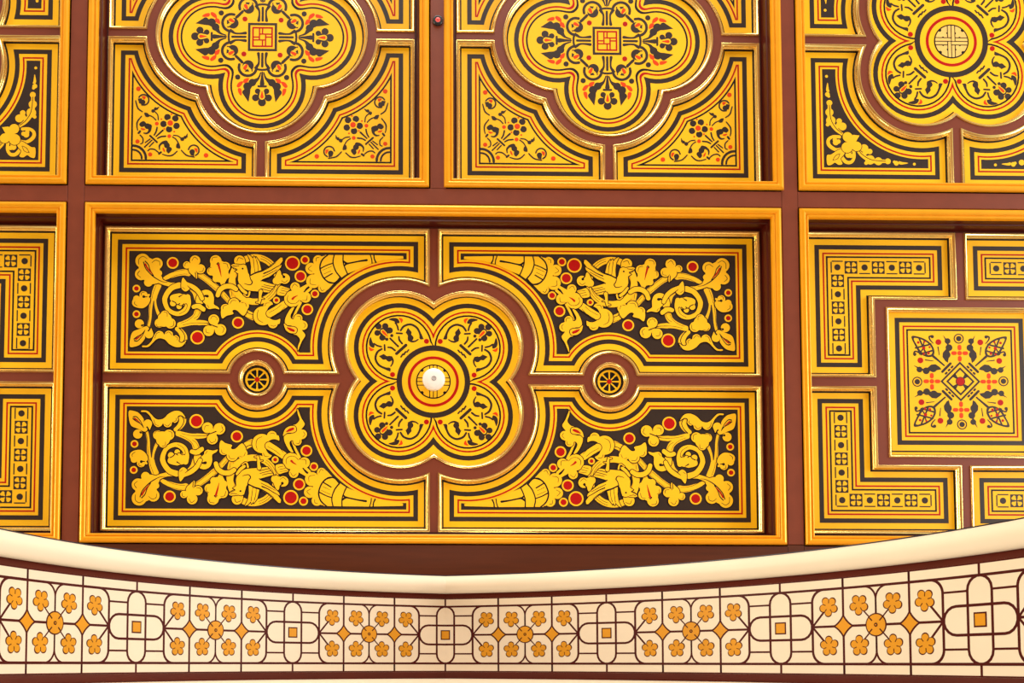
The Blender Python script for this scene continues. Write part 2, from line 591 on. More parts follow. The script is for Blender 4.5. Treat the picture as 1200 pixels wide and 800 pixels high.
def lobe_ornament(parent):
    """scrolls, flower and bracket of the upper left lobe"""
    t = tile(420, 350, 8, 53.9, -343.6, wf=1.8)
    sym = lambda pr: t(pr) + mirror_diag(t(pr))
    parts = []
    parts.append(motif('scroll', parent, [(M_DARK, sym([
        S(412, 425, 10, 388, 393, 10, 383, 362, 8), S(362, 330, 9, 412, 333, 9),
        S(378, 300, 9, 368, 262, 9, 350, 235, 8), PL(290, 204, 330, 190, 372, 198, 390, 232, 366, 240, 338, 222),
        S(400, 305, 10, 430, 266, 11, 490, 250, 11, 548, 280, 11, 578, 335, 11, 588, 372, 18), PS(575, 372, 600, 370, 614, 384, 588, 388),
        C(476, 326, 24), C(490, 374, 27), PS(444, 330, 466, 280, 500, 320), C(482, 350, 18), S(478, 392, 14, 505, 407, 10, 535, 403, 8, 560, 388, 6)]), [], 0, 0)]))
    parts.append(motif('flower', parent, [
        (M_DARK, t([C(195, 268, 29), C(258, 266, 29), C(185, 328, 27), C(232, 370, 29), C(299, 305, 29), C(272, 386, 15), C(318, 352, 15), C(245, 320, 42)]), [], 0, 0),
        (M_YEL, t([S(234, 314, 21, 258, 338, 19, 294, 374, 5)]), [], 0, 1), (M_ORANGE, t([S(236, 315, 12, 252, 332, 13, 280, 360, 4)]), [], 0, 2)]))
    parts.append(motif('bracket', parent, [(M_DARK, t([
        S(362, 518, 15, 448, 440, 15), S(403, 548, 8.5, 420, 522, 8.5), S(430, 526, 8.5, 444, 502, 8.5), S(458, 502, 8, 472, 484, 8), S(303, 378, 9, 376, 451, 10)]), [], 0, 0)]))
    rl = t([PL(380, 190, 412, 196, 420, 214, 404, 238, 396, 214)])
    for mm in (rl, mirror_diag(rl)): parts.append(motif('red_leaf', parent, [(M_ORANGE, mm, [], 0, 0)]))
    parts.append(motif('berry', parent, [(M_RED, t([C(637, 405, 23)]), [], 0, 0)]))
    parts.append(motif('berry', parent, [(M_RED, mirror_diag(t([C(637, 405, 23)])), [], 0, 0)]))
    for p in parts:
        for sx, sy in QUADS[1:]:
            c = p.copy(); COL.objects.link(c); c.parent = parent; c.scale = (sx, sy, 1)


def circle_loop(r, n=64): return [(r * math.cos(a), r * math.sin(a)) for a in np.linspace(0, 2 * math.pi, n, endpoint=False)]


def ring_plate(name, parent, r0, r1, m, lv):
    mb = MB(); mb.plate([circle_loop(r1), circle_loop(r0)], DP - LAY * lv, DP - LAY * (lv - 1.4), m); return mb.build(name, parent)


def central_rosette(parent, pale):
    ring_plate('dark_ring', parent, 37.6, 44.0, M_DARK, 2)
    ring_plate('red_ring', parent, 27.2, 30.6, M_RED, 1)
    mb = MB(); mb.plate([circle_loop(20.8)], DP - LAY, DP, M_LINE)
    mb.build('rosette_ground', parent)
    # woven cross and four foils
    g = M_PALE if pale else M_YEL2
    clipc = lambda X, Y: np.hypot(X, Y) - 19.3
    w, gp = 3.3, 1.1
    x1, x0 = gp / 2 + w, gp / 2
    mb = MB()
    bars = []
    for sx, sy in QUADS:
        for horiz in (0, 1):
            lo = x0; inner = 0.4 if (horiz == (sx * sy > 0)) else -(x1)
            a, b, c_, d = lo, x1, max(inner, 0.4) if horiz == (sx * sy > 0) else x1 + gp, 22
            pts = [(c_, a), (d, a), (d, b), (c_, b)]
            if not horiz: pts = [(y, x) for x, y in pts]
            bars.append(('P', [(x * sx, y * sy) for x, y in pts]))
    for bpr in bars:
        for L in [region([bpr], clip=clipc)]:
            if L: mb.plate(L, DP - 2 * LAY, DP - LAY, g)
    mb.build('woven_cross', parent)
    x2 = x1 + gp
    for sx, sy in QUADS:
        mb = MB()
        q = ('P', [(x2 * sx, x2 * sy), (22 * sx, x2 * sy), (22 * sx, 22 * sy), (x2 * sx, 22 * sy)])
        nick = [('c', (x2 + 5) * sx, (x2 - .4) * sy, 1.3), ('c', (x2 - .4) * sx, (x2 + 5) * sy, 1.3), ('c', 13.6 * sx, 13.6 * sy, 2.0)]
        mb.plate(region([q], nick, clip=clipc), DP - 2 * LAY, DP - LAY, g)
        mb.build('foil', parent)


# ================================================================== coffer with birds (the long one)
BQ = quatrefoil(41.1, 68.2)
BT = (400.7, 186.8)
B_CORNER = Shape([('l', 0, -186.8, 0, 1), ('l', -4.9, 0, -1, 0), ('c', -41.1, -41.1, 81.3, -1), ('l', 0, -5.4, 0, -1),
                  ('c', -215, 0, 32.8, -1), ('l', 0, -5.4, 0, -1), ('l', -400.7, 0, 1, 0)],
                 [(-400.7, -186.8), (-4.9, -186.8), (-4.9, -114), (-114, -5.4), (-182.7, -5.4), (-247.3, -5.4), (-400.7, -5.4)])
B_EYE = Shape([('c', 215, 0, 22.2, 1)], [(0, 0)])
op = [mir(B_CORNER.contour(), sx, sy) for sx, sy in QUADS] + [BQ.contour(), B_EYE.contour(), mir(B_EYE.contour(), -1, 1)]
cB = coffer(-362.6, 472.0, Y2, Y3, 'long rectangular coffer with birds in vine scrolls and a round white detector', BT, op)
g0 = gilt(B_CORNER, cB)
for sx, sy in QUADS[1:]:
    g = g0.copy(); COL.objects.link(g); g.scale = (sx, sy, 1)
gilt(BQ, cB); e0 = gilt(B_EYE, cB); e1 = e0.copy(); COL.objects.link(e1); e1.scale = (-1, 1, 1)

# quatrefoil board
bq = board(BQ, cB, (1.021, 1.021, 1)); bq.location = (-0.4 * U, 1.2 * U, 0); borders(BQ, bq, 'line'); lobe_ornament(bq); central_rosette(bq, False)

# wheel boards
wb = board(B_EYE, cB)
mb = MB(); mb.plate([[(215 + x, y) for x, y in circle_loop(17.2, 48)]], DP - LAY, DP, M_LINE); mb.build('dark_ground', wb)
tr = lambda L: [(215 + x, y) for x, y in L]
mb = MB(); mb.plate([tr(circle_loop(14.4, 48)), tr(circle_loop(12.0, 48))], DP - 2 * LAY, DP - LAY, M_YEL); mb.build('wheel_rim', wb)
for k in range(8):
    a = k * math.pi / 4; mb = MB(); c, s_ = math.cos(a), math.sin(a)
    mb.plate(region([('s', [(215 + 3 * c, 3 * s_, 1.6), (215 + 9 * c, 9 * s_, 1.7), (215 + 12.6 * c, 12.6 * s_, 3.0)])]), DP - 2 * LAY, DP - LAY, M_YEL)
    mb.build('spoke', wb)
mb = MB(); mb.plate([tr(circle_loop(3.0, 24))], DP - 3 * LAY, DP - LAY, M_RED); mb.build('hub', wb)
copy_tree(wb, cB, (-1, 1, 1))

# corner board with bird and vine, upper left; the others mirror it
bb = board(B_CORNER, cB); borders(B_CORNER, bb, 'field')
t1 = tile(150, 290, 40 / 3, BX, BY); t2 = tile(150, 350, 40 / 3, BX, BY); t3 = tile(230, 290, 40 / 3, BX, BY)
t4 = tile(230, 340, 40 / 3, BX, BY); t5 = tile(300, 290, 40 / 3, BX, BY); t6 = tile(300, 345, 40 / 3, BX, BY)
t7 = tile(380, 285, 10, BX, BY); t8 = tile(255, 290, 11.425, BX, BY); tz = tile(100, 230, 4, BX, BY)


def bold(lines, k=1.3): return [('s', [(x, y, w * k) for x, y, w in p[1]]) if p[0] == 's' else p for p in lines]


def gold(name, add, cut=(), lines=(), red=(), lv=0, rim=0.95, redrim=()):
    lines = bold(lines)
    lay = []
    if lv and rim: lay.append((M_LINE, add, list(cut), rim, lv - 0.5))
    lay.append((M_YEL2, add, list(cut), 0, lv))
    if lines: lay.append((M_LINE, list(lines), [], 0, lv + 1))
    if redrim: lay.append((M_LINE, list(redrim), [], 0, lv + 1))
    if red: lay.append((M_RED, list(red), [], 0, lv + 2))
    return motif(name, bb, lay, base=2)


LW = 7
# stems (lowest coat)
gold('stem', t1([S(470, 560, 80, 420, 680, 78, 392, 800, 70)]) + t2([S(372, 0, 60, 352, 160, 50, 345, 300, 44, 318, 420, 48, 270, 500, 50)]),
     lines=t1([S(440, 590, 5, 390, 720, 5, 375, 800, 5)]) + t2([S(360, 0, 5, 338, 200, 5, 320, 360, 6, 270, 470, 6)]))
gold('stem', t1([S(500, 600, 44, 452, 720, 34, 432, 800, 30)]) + t2([S(424, 10, 30, 436, 120, 36, 480, 240, 50, 550, 330, 70)]))
gold('stem', t1([S(545, 500, 44, 650, 445, 76, 780, 400, 92, 880, 385, 100, 942, 392, 108)]),
     lines=t1([S(560, 450, 5, 680, 390, 5, 800, 360, 5, 890, 345, 5), S(640, 490, 5, 740, 440, 5, 860, 415, 5, 930, 415, 5)]))
gold('stem', t3([S(-30, 395, 90, 60, 430, 92, 190, 520, 92, 340, 650, 96)]),
     lines=t3([S(-10, 430, 5, 80, 480, 5, 200, 570, 5, 300, 650, 5), S(110, 420, 5, 230, 510, 5, 340, 600, 5)]))
gold('stem', t4([S(405, 50, 84, 450, 100, 80, 510, 170, 76)]), lines=t4([S(400, 90, 5, 480, 175, 5), S(440, 60, 5, 500, 130, 5)]))
gold('stem', t3([S(610, 380, 100, 565, 470, 100, 545, 580, 92)]) + t4([S(560, 20, 90, 580, 100, 92, 600, 150, 80)]),
     lines=t3([S(575, 400, 5, 545, 490, 5, 535, 570, 5), S(610, 420, 5, 580, 500, 5, 575, 570, 5)]) + t4([S(550, 20, 5, 560, 100, 5), S(590, 20, 5, 610, 100, 5)]))
gold('stem', t1([S(960, 620, 60, 1040, 700, 70, 1085, 800, 96)]) + t2([S(1100, 0, 100, 1112, 70, 92)]) + t4([S(20, 40, 110, 45, 130, 100, 55, 220, 92)]))
gold('stem', t2([S(1092, 190, 105, 1060, 270, 96, 985, 330, 84, 880, 375, 70, 800, 400, 64)]),
     lines=t2([S(1060, 190, 5, 1020, 270, 5, 930, 340, 5, 830, 380, 5), S(1130, 200, 5, 1090, 270, 5, 1030, 310, 5)]))
gold('stem', t2([S(800, 420, 66, 900, 400, 60, 1000, 378, 66, 1120, 370, 80)]) + t4([S(40, 505, 84, 150, 510, 66, 260, 540, 40)]),
     lines=t2([S(860, 410, 5, 1000, 380, 5, 1150, 375, 5)]) + t4([S(20, 510, 5, 160, 515, 8, 240, 545, 12, 325, 578, 12)]))
gold('stem', t2([S(765, 470, 60, 830, 520, 90, 870, 600, 110, 850, 680, 110, 800, 710, 80)]),
     lines=t2([S(800, 455, 14, 860, 520, 10, 890, 600, 10, 860, 670, 8, 775, 712, 5)]))
gold('stem', t4([S(730, 300, 120, 800, 370, 110, 900, 415, 118)]), lines=t4([S(770, 310, 9, 820, 360, 9, 885, 380, 9), S(690, 350, 5, 780, 420, 5, 880, 450, 5)]))
# berries
for (x, y, r) in ((410, 312, 28), (240, 432, 18), (240, 552, 18), (716, 592, 28), (526, 661, 33), (971, 314, 35), (1030, 298, 21), (1009, 375, 28), (1076, 457, 20), (1041, 530, 27), (896, 487, 16)):
    motif('berry', bb, [(M_YEL2, tz([C(x, y, r)]), [], 0, 0), (M_RED, tz([C(x, y, r - 7)]), [], 0, 1)], base=2)
# leaves
gold('leaf', t1([C(230, 208, 114), C(450, 252, 94), C(208, 415, 98), C(320, 545, 68), C(488, 402, 48), PL(180, 230, 300, 150, 480, 260, 500, 400, 540, 500, 460, 560, 330, 560, 190, 430),
                 S(400, 440, 120, 520, 530, 80, 660, 580, 66, 800, 588, 92)]),
     lines=t1([S(170, 260, LW, 175, 180, LW, 235, 140, LW, 300, 175, 5), S(375, 240, 5, 430, 200, LW, 490, 220, LW, 500, 280, 5), S(200, 470, 5, 150, 420, LW, 185, 365, LW),
               S(245, 230, 14, 280, 330, 12, 370, 430, 14, 450, 490, 12, 540, 535, 8, 620, 545, 5), S(270, 215, 14, 320, 270, 12, 350, 360, 12, 400, 440, 12)]),
     red=t1([S(272, 260, 26, 310, 330, 26, 380, 415, 10)]), lv=1)
gold('curl', t1([S(800, 590, 92, 690, 630, 84, 610, 720, 78, 575, 800, 78)]) + t2([S(575, 0, 78, 585, 80, 72, 640, 180, 64, 770, 236, 70, 890, 190, 90, 945, 80, 80, 935, -30, 80)]) +
     t1([C(800, 800, 85), C(870, 800, 70), PL(660, 765, 760, 722, 880, 740, 960, 800, 940, 860, 700, 850)]) + t2([C(705, 72, 48), C(800, 122, 42), PL(690, 20, 860, -40, 930, 60, 850, 110, 770, 90)]),
     lines=t2([S(690, 35, 12, 740, 60, 12, 770, 95, 12, 810, 75, 12), S(790, 95, 10, 840, 110, 10, 880, 70, 5)]) + t1([S(800, 770, 16, 850, 740, 8)]) +
     t2([S(850, 100, 14, 880, 90, 8, 915, 80, 10, 925, 120, 6, 890, 190, 5, 800, 240, 5)]), lv=1)
gold('leaf', t2([C(575, 250, 64), C(490, 380, 72), C(665, 385, 82), PL(500, 240, 640, 240, 690, 340, 640, 420, 520, 430, 470, 330)]),
     lines=t2([S(560, 210, 5, 610, 220, LW, 615, 280, 5), S(440, 400, 5, 470, 440, LW, 530, 430, 5), S(650, 445, 5, 710, 420, LW, 715, 350, 5)]), lv=1)
gold('leaf', t2([PL(30, 745, 42, 600, 80, 515, 170, 478, 290, 430, 330, 480, 265, 560, 265, 625, 190, 715, 110, 748), C(180, 392, 72), C(330, 552, 68), PS(330, 500, 365, 455, 398, 540, 360, 560)]),
     cut=t2([C(222, 418, 18), S(222, 418, 16, 260, 400, 12), S(322, 500, 26, 350, 470, 14)]),
     lines=t2([S(100, 630, 16, 150, 590, 12, 220, 550, 10, 270, 490, 8), S(105, 655, 16, 150, 660, 12, 210, 600, 10, 262, 510, 8)]), red=t2([S(128, 632, 26, 165, 605, 22, 215, 565, 6)]), lv=1)
gold('leaf', t1([C(135, 800, 52), C(245, 745, 64), S(280, 780, 60, 330, 740, 30)]) + t2([PL(65, 60, 95, 0, 230, -40, 345, -10, 325, 80, 245, 145, 150, 142, 85, 110)]),
     cut=t1([C(248, 768, 22), S(250, 775, 18, 300, 770, 14)]), lines=t1([S(215, 750, 5, 215, 710, LW, 270, 695, 5)]) + t2([S(150, 115, 5, 105, 80, LW, 110, 40, 5)]), lv=1)
gold('leaf', t1([C(1050, 205, 82), C(922, 275, 58), C(1135, 335, 74), C(1030, 300, 78), PL(955, 330, 1070, 380, 1076, 488, 1010, 430, 965, 390)]),
     lines=t1([S(1000, 210, 5, 1040, 150, LW, 1095, 190, 5), S(890, 300, 5, 900, 245, LW, 940, 240, 5), S(1110, 380, 5, 1170, 370, LW, 1180, 320, 5), S(1060, 480, 10, 1055, 390, 10)]), lv=1)
gold('leaf', t3([C(305, 210, 90), C(455, 302, 78), C(238, 372, 68), C(310, 490, 54), C(468, 440, 54), PL(250, 200, 420, 220, 500, 330, 490, 460, 440, 560, 380, 550, 310, 520, 230, 380),
                 S(400, 520, 80, 432, 600, 60)]),
     lines=t3([S(245, 210, 5, 260, 160, LW, 330, 150, LW), S(420, 250, 5, 480, 260, LW, 500, 330, 5), S(200, 390, 5, 200, 330, LW, 240, 310, 5), S(330, 260, 20, 345, 238, 10, 370, 262, 6)]),
     red=t3([S(348, 270, 34, 372, 360, 24, 394, 460, 5)]), lv=1)
gold('leaf', t4([PL(0, 200, 12, 90, 75, 20, 165, -5, 245, 35, 278, 120, 275, 210, 300, 240, 340, 262, 360, 300, 290, 284, 200, 296, 155, 260, 150, 225, 110, 190, 95, 215)]),
     cut=t4([S(175, 95, 46, 130, 92, 26, 108, 130, 18, 100, 190, 14)]), lines=t4([S(80, 180, 5, 80, 110, LW, 120, 60, 5), S(170, 230, 5, 200, 275, LW)]), lv=1)
gold('leaf', t1([PL(860, 472, 915, 535, 965, 600, 962, 650, 900, 688, 842, 645, 835, 560), S(900, 560, 50, 1020, 620, 70, 1110, 700, 70, 1160, 800, 60)]),
     lines=t1([S(930, 600, 6, 1000, 660, 12, 1060, 700, 8), S(850, 620, 5, 890, 650, 6)]), lv=1)
gold('leaf', t2([PL(915, 650, 850, 740, 750, 756, 650, 710, 580, 640, 500, 618, 440, 640, 390, 690, 320, 752, 230, 756, 230, 733, 300, 730, 365, 670, 400, 600, 440, 530, 492, 503, 545, 525,
                      570, 562, 592, 520, 640, 500, 695, 525, 712, 582, 755, 570, 800, 610, 795, 670, 850, 690)]),
     lines=t2([S(420, 620, 5, 450, 545, LW, 500, 525, 5), S(590, 550, 5, 640, 520, LW, 690, 570, 5), S(730, 585, 5, 775, 610, LW, 770, 650, 5)]), lv=1)
gold('leaf', t4([C(275, 462, 84), C(195, 635, 84), C(380, 620, 90), PL(230, 500, 330, 510, 330, 600, 260, 610)]),
     lines=t4([S(225, 450, 5, 260, 405, LW, 320, 430, 5, 325, 470, 5), S(150, 600, 5, 160, 660, LW, 220, 670, 5), S(390, 560, 5, 435, 600, LW, 410, 670, 5), S(230, 540, 12, 328, 578, 14)]), lv=1)
gold('leaf', t4([C(455, 285, 68), C(590, 212, 88), C(745, 242, 80), PL(392, 300, 500, 230, 700, 230, 800, 290, 740, 400, 640, 320, 590, 308, 566, 330, 580, 372, 480, 400, 405, 440)]),
     lines=t4([S(420, 300, 5, 430, 250, LW, 480, 235, 5), S(530, 220, 5, 560, 165, LW, 630, 165, 5), S(700, 200, 5, 760, 195, LW, 790, 260, 5)]), lv=1)
gold('leaf', t6([C(110, 335, 150), C(195, 180, 78), C(265, 455, 76), PL(265, 380, 370, 368, 372, 452, 330, 462, 270, 440)]), cut=t6([C(300, 278, 128)]),
     lines=t6([S(110, 440, 5, 40, 400, LW, 20, 320, LW, 40, 240, 5), S(135, 190, 5, 160, 140, LW, 220, 135, 5), S(230, 485, 5, 280, 498, LW, 310, 480, 5)]), lv=1)
gold('stem', t6([S(222, 300, 118, 320, 240, 112, 450, 155, 112)]), lines=t6([S(200, 290, 5, 320, 225, 5, 400, 160, 5), S(250, 350, 5, 370, 280, 5, 450, 200, 5)]), lv=1)
gold('leaf', t6([C(570, 70, 128), C(612, -115, 74), C(775, 48, 84), S(660, -20, 120, 760, -110, 56, 795, -135, 46), PL(560, -100, 680, -60, 780, 0, 700, 90, 600, 60)]) + t5([S(795, 690, 50, 852, 645, 46)]),
     lines=t6([S(500, 20, 5, 490, 90, LW, 540, 140, LW, 620, 140, 5, 680, 90, LW), S(560, -100, 5, 600, -160, LW, 655, -120, 5), S(720, 95, 5, 790, 90, LW, 800, 20, 5)]) + t5([S(768, 685, 8, 830, 632, 8)]),
     red=t6([S(572, 72, 36, 600, 45, 26, 655, 15, 6)]), lv=1)
gold('stem', t6([S(700, 130, 34, 640, 240, 34, 585, 365, 30)]), lv=0)
gold('leaf', t6([PL(600, 205, 540, 330, 560, 385, 610, 380, 640, 330, 690, 330, 720, 400, 780, 430, 790, 500, 720, 550, 765, 620, 765, 660, 720, 730, 690, 800, 655, 880, 660, 800, 690, 710, 640, 640, 590, 625,
                      640, 600, 650, 540, 560, 490, 480, 480, 452, 440, 470, 350, 540, 230), C(660, 375, 66), C(738, 487, 70)]),
     lines=t6([S(600, 230, 6, 575, 320, 8, 562, 380, 10), S(640, 345, 5, 690, 345, LW, 705, 400, 5), S(740, 440, 5, 775, 480, LW, 750, 525, 5)]), lv=1)
gold('leaf', t6([PL(440, 455, 500, 500, 600, 510, 640, 545, 620, 605, 540, 605, 480, 570, 450, 520)]), red=t6([S(490, 520, 16, 540, 548, 44, 590, 568, 40)]), lv=1)
# ring stem behind the bird, tail leaf and curls
gold('ring_stem', t8([C(500, 430, 345)]), cut=t8([C(500, 430, 262)]),
     lines=t8([S(*sum([[500 + r * math.cos(a), 430 + r * math.sin(a), 5] for a in np.linspace(a0, a1, 9)], [])) for r in (288, 318) for a0, a1 in ((-1.3, -0.35), (0.15, 1.0))]))
gold('leaf', t8([C(295, 180, 72), PL(240, 200, 350, 150, 370, 230, 300, 250)]), lines=t8([S(260, 190, 5, 285, 140, LW, 345, 160, 5)]), lv=1)
gold('leaf', t5([C(325, 525, 62), C(450, 490, 82), PL(345, 370, 385, 370, 400, 470, 400, 560, 300, 560, 280, 520)]), cut=t5([C(438, 462, 22), S(425, 440, 20, 405, 420, 20)]),
     lines=t5([S(300, 570, 5, 340, 585, 6), S(400, 520, 5, 450, 550, LW, 500, 510, 5)]), lv=1)
gold('tail', t5([PL(380, 605, 460, 625, 530, 650, 480, 700, 440, 755, 340, 740, 330, 690)]), lines=t5([S(400, 640, 6, 520, 655, 6), S(390, 670, 6, 480, 690, 6), S(370, 705, 6, 450, 725, 6)]), lv=1)
# bird
gold('wing', t8([PS(398, 92, 440, 112, 478, 155, 486, 120, 518, 158, 515, 128, 560, 190, 588, 312, 520, 338, 445, 372, 450, 260, 436, 170)]),
     lines=t8([S(480, 160, 7, 490, 250, 6, 500, 335, 5), S(522, 170, 7, 540, 240, 6, 545, 325, 5)]), lv=2)
gold('bird', t8([PS(183, 240, 210, 226, 260, 228, 310, 238, 350, 228, 385, 245, 398, 290, 410, 345, 430, 378, 460, 368, 520, 338, 600, 312, 700, 258, 780, 198, 845, 138, 870, 140, 874, 180, 830, 240,
                      858, 236, 846, 272, 800, 315, 700, 390, 600, 430, 582, 450, 650, 470, 770, 505, 730, 560, 690, 605, 600, 595, 520, 588, 420, 580, 340, 550, 295, 500, 275, 440, 280, 352, 235, 322, 275, 306, 218, 282)]),
     lines=t8([S(205, 248, 7, 240, 255, 8, 290, 248, 6), S(210, 270, 6, 265, 295, 7), C(337, 286, 13), S(430, 378, 9, 445, 430, 10, 466, 465, 12, 445, 500, 10, 400, 498, 8, 360, 484, 5),
               S(430, 385, 9, 520, 342, 11, 600, 318, 11, 700, 265, 9, 780, 205, 5), S(620, 350, 14, 700, 318, 10, 790, 265, 9, 850, 235, 6), S(605, 395, 6, 700, 350, 7, 800, 300, 5),
               S(585, 450, 12, 700, 400, 8, 800, 330, 5), S(590, 520, 6, 680, 545, 8, 740, 560, 6), S(580, 550, 6, 660, 575, 8, 715, 585, 6), S(620, 500, 6, 700, 520, 7, 760, 525, 5)]), lv=3)
gold('leg', t8([S(580, 592, 50, 572, 640, 36, 568, 700, 34, 560, 748, 20), S(520, 738, 14, 560, 735, 16), S(575, 680, 20, 625, 690, 8)]), lv=3)
gold('leg', t8([S(285, 510, 30, 330, 570, 40, 380, 610, 40), S(430, 600, 24, 418, 650, 20, 390, 662, 12), S(350, 630, 12, 390, 662, 12)]), lv=3)
# bindings
gold('binding', t2([S(1030, 130, 66, 1100, 118, 72, 1180, 168, 70)]) + t4([S(60, 250, 60, 110, 300, 56, 122, 318, 40)]), lv=2)
gold('binding', t3([S(338, 750, 66, 370, 670, 72, 450, 615, 76, 550, 612, 76, 622, 655, 66)]), lv=2)
# horn-shaped bud at the pointed end
gold('bud', t5([C(975, 205, 82), C(862, 330, 88), C(895, 530, 108), C(1042, 635, 70), PL(900, 300, 980, 180, 1080, 150, 1080, 420, 1100, 600, 960, 560)]) +
     t7([PS(10, 142, 540, 142, 540, 142, 925, 154, 928, 180, 700, 202, 560, 232, 420, 298, 268, 356, 190, 408, 100, 482, 40, 545, -40, 560, -60, 300)]),
     lines=t5([S(940, 220, 5, 945, 170, LW, 990, 160, 5), S(880, 380, 5, 820, 340, LW, 870, 285, 5), S(940, 590, 5, 850, 570, LW, 850, 490, 5), S(1000, 620, 5, 1030, 680, LW, 1070, 660, 5),
               S(1125, 118, 16, 1035, 200, 18, 1000, 320, 18, 1040, 450, 18, 1110, 530, 18, 1200, 558, 18), S(1010, 332, 16, 1100, 285, 14, 1200, 250, 14), S(1070, 482, 16, 1190, 412, 16),
               S(1040, 360, 5, 1180, 300, 5), S(1060, 420, 5, 1170, 370, 5)]) +
     t7([S(118, 138, 11, 103, 230, 11, 135, 330, 12, 190, 402, 14), S(222, 138, 11, 222, 225, 11, 245, 300, 11, 270, 355, 11), S(225, 212, 14, 262, 240, 20, 300, 236, 14, 400, 216, 14, 498, 202, 20),
         S(240, 262, 14, 262, 240, 20), S(540, 140, 10, 556, 190, 10, 560, 232, 10), S(582, 140, 12, 586, 185, 12, 604, 224, 14), S(0, 415, 10, 60, 466, 12, 130, 462, 12, 185, 405, 12)]), lv=1, rim=0)
for sx, sy in QUADS[1:]: copy_tree(bb, cB, (sx, sy, 1))

# ================================================================== square coffers with axial quatrefoils
AH = (188.5, 187.2)
AQ = axial_quatrefoil()
A_CORNER = Shape([('l', 0, 4.8, 0, 1), ('c', -62, 0, 79.2, -1), ('c', 0, 56, 80.0, -1), ('l', -4.8, 0, -1, 0), ('l', 0, AH[1], 0, -1), ('l', -AH[0], 0, 1, 0)],
                 [(-AH[0], 4.8), (-141, 4.8), (-77, 77), (-4.8, 136), (-4.8, AH[1]), (-AH[0], AH[1])])
op = [mir(A_CORNER.contour(), sx, sy) for sx, sy in QUADS] + [AQ.contour()]
cA = coffer(-362.6, 47.7, Y_TOP, Y1, 'square coffer with square-centred quatrefoil, left of the small black sensor', AH, op)
g0 = gilt(A_CORNER, cA)
for sx, sy in QUADS[1:]:
    g = g0.copy(); COL.objects.link(g); g.scale = (sx, sy, 1)
gilt(AQ, cA)
ba = board(AQ, cA)
# outer lines follow the edge; the two innermost turn the cusps in a round sweep
mb = MB(); AP = Shape([('c', 62, 0, 69, 1), ('c', 0, 62, 69, 1), ('c', -62, 0, 69, 1), ('c', 0, -62, 69, 1)], [(67, -67), (67, 67), (-67, 67), (-67, -67)])
strip(mb, AQ, 5.2, 7.0, 1, M_LINE); mb.build('edge_line', ba)  # painted line and the moulding's shadow in one black strip
mb = MB(); strip(mb, AP, 14.9, 20.6, 1, M_DARK); mb.build('border_band', ba)


def soft_quat(o, k):
    def f(X, Y):
        X, Y = np.abs(X), np.abs(Y)
        a = np.hypot(X - 62, Y) - (69 - o); b = np.hypot(X, Y - 62) - (69 - o)
        c = np.hypot(X, Y) - (84 - o)
        h = np.clip(0.5 + 0.5 * (b - a) / k, 0, 1)
        d = b + (a - b) * h - k * h * (1 - h)
        h = np.clip(0.5 + 0.5 * (c - d) / k, 0, 1)
        return c + (d - c) * h - k * h * (1 - h)
    return f


def soft_band(name, parent, o0, o1, k, m):
    st = 0.6; X, Y = np.meshgrid(np.arange(-140, 140.1, st), np.arange(-140, 140.1, st))
    F = np.maximum(soft_quat(o0, k)(X, Y), -soft_quat(o1, k)(X, Y))
    mb = MB(); mb.plate(march(F, -140, -140, st), DP - LAY, DP, m); mb.build(name, parent)


soft_band('red_line', ba, 24.9, 27.0, 9, M_RED)
soft_band('inner_line', ba, 29.8, 31.9, 13, M_LINE)
# one arm of the ornament, pointing towards the arch, in 1/5.30 plan units about the centre
K = 1 / 5.30


def kc(prims):
    out = []
    for p in prims:
        if p[0] == 'c': out.append(('c', p[1] * K, p[2] * K, p[3] * K))
        elif p[0] == 's': out.append(('s', [(x * K, y * K, w * K * 1.55) for x, y, w in p[1]]))
        else: out.append((p[0], [(x * K, y * K) for x, y in p[1]]))
    return out


def mx(prims):
    out = []
    for p in prims:
        if p[0] == 'c': out.append(('c', -p[1], p[2], p[3]))
        elif p[0] == 's': out.append(('s', [(-x, y, w) for x, y, w in p[1]]))
        else: out.append((p[0], [(-x, y) for x, y in p[1]]))
    return out


def both(pr): return kc(pr) + kc(mx(pr))


arm = []
arm.append(motif('stem', ba, [(M_DARK, kc([S(0, 112, 10, 0, 198, 10), S(0, 238, 6, 0, 280, 12, 0, 316, 20)]) + both([S(-26, 112, 13, -22, 150, 8, -24, 180, 9, -36, 200, 13), S(0, 222, 9, -28, 219, 9, -46, 208, 9)]), [], 0, 0)]))
leafp = [S(-10, 240, 5, -24, 278, 9, -50, 300, 20), C(-64, 308, 25), C(-96, 334, 27), C(-110, 374, 19), PS(-56, 318, -76, 352, -78, 380, -88, 440, -128, 380, -110, 340)]
arm.append(motif('acanthus_leaf', ba, [(M_DARK, kc(leafp), [], 0, 0)]))
arm.append(motif('acanthus_leaf', ba, [(M_DARK, kc(mx(leafp)), [], 0, 0)]))
for rl in (PL(-166, 332, -150, 306, -124, 302, -136, 328, -154, 342), PL(-124, 300, -114, 284, -86, 280, -98, 306, -118, 312), PL(-158, 350, -136, 352, -134, 396, -152, 380)):
    for mm in (kc([rl]), kc(mx([rl]))): arm.append(motif('red_leaf', ba, [(M_ORANGE, mm, [], 0, 0)]))
arm.append(motif('flower', ba, [(M_DARK, kc([C(0, 441, 26), C(-42, 410, 23), C(42, 410, 23), C(-29, 366, 18), C(29, 366, 18), C(0, 398, 30), S(-24, 333, 9, 24, 333, 9)]), [], 0, 0),
                                (M_YEL, kc([S(0, 350, 7, 0, 380, 19, 0, 404, 25)]), [], 0, 1), (M_ORANGE, kc([S(0, 366, 3, 0, 388, 9.5, 0, 404, 14)]), [], 0, 2)]))
dots = [C(-160, 272, 17)]
for mm in (kc(dots), kc(mx(dots))): arm.append(motif('berry', ba, [(M_DARK, mm, [], 0, 0)]))


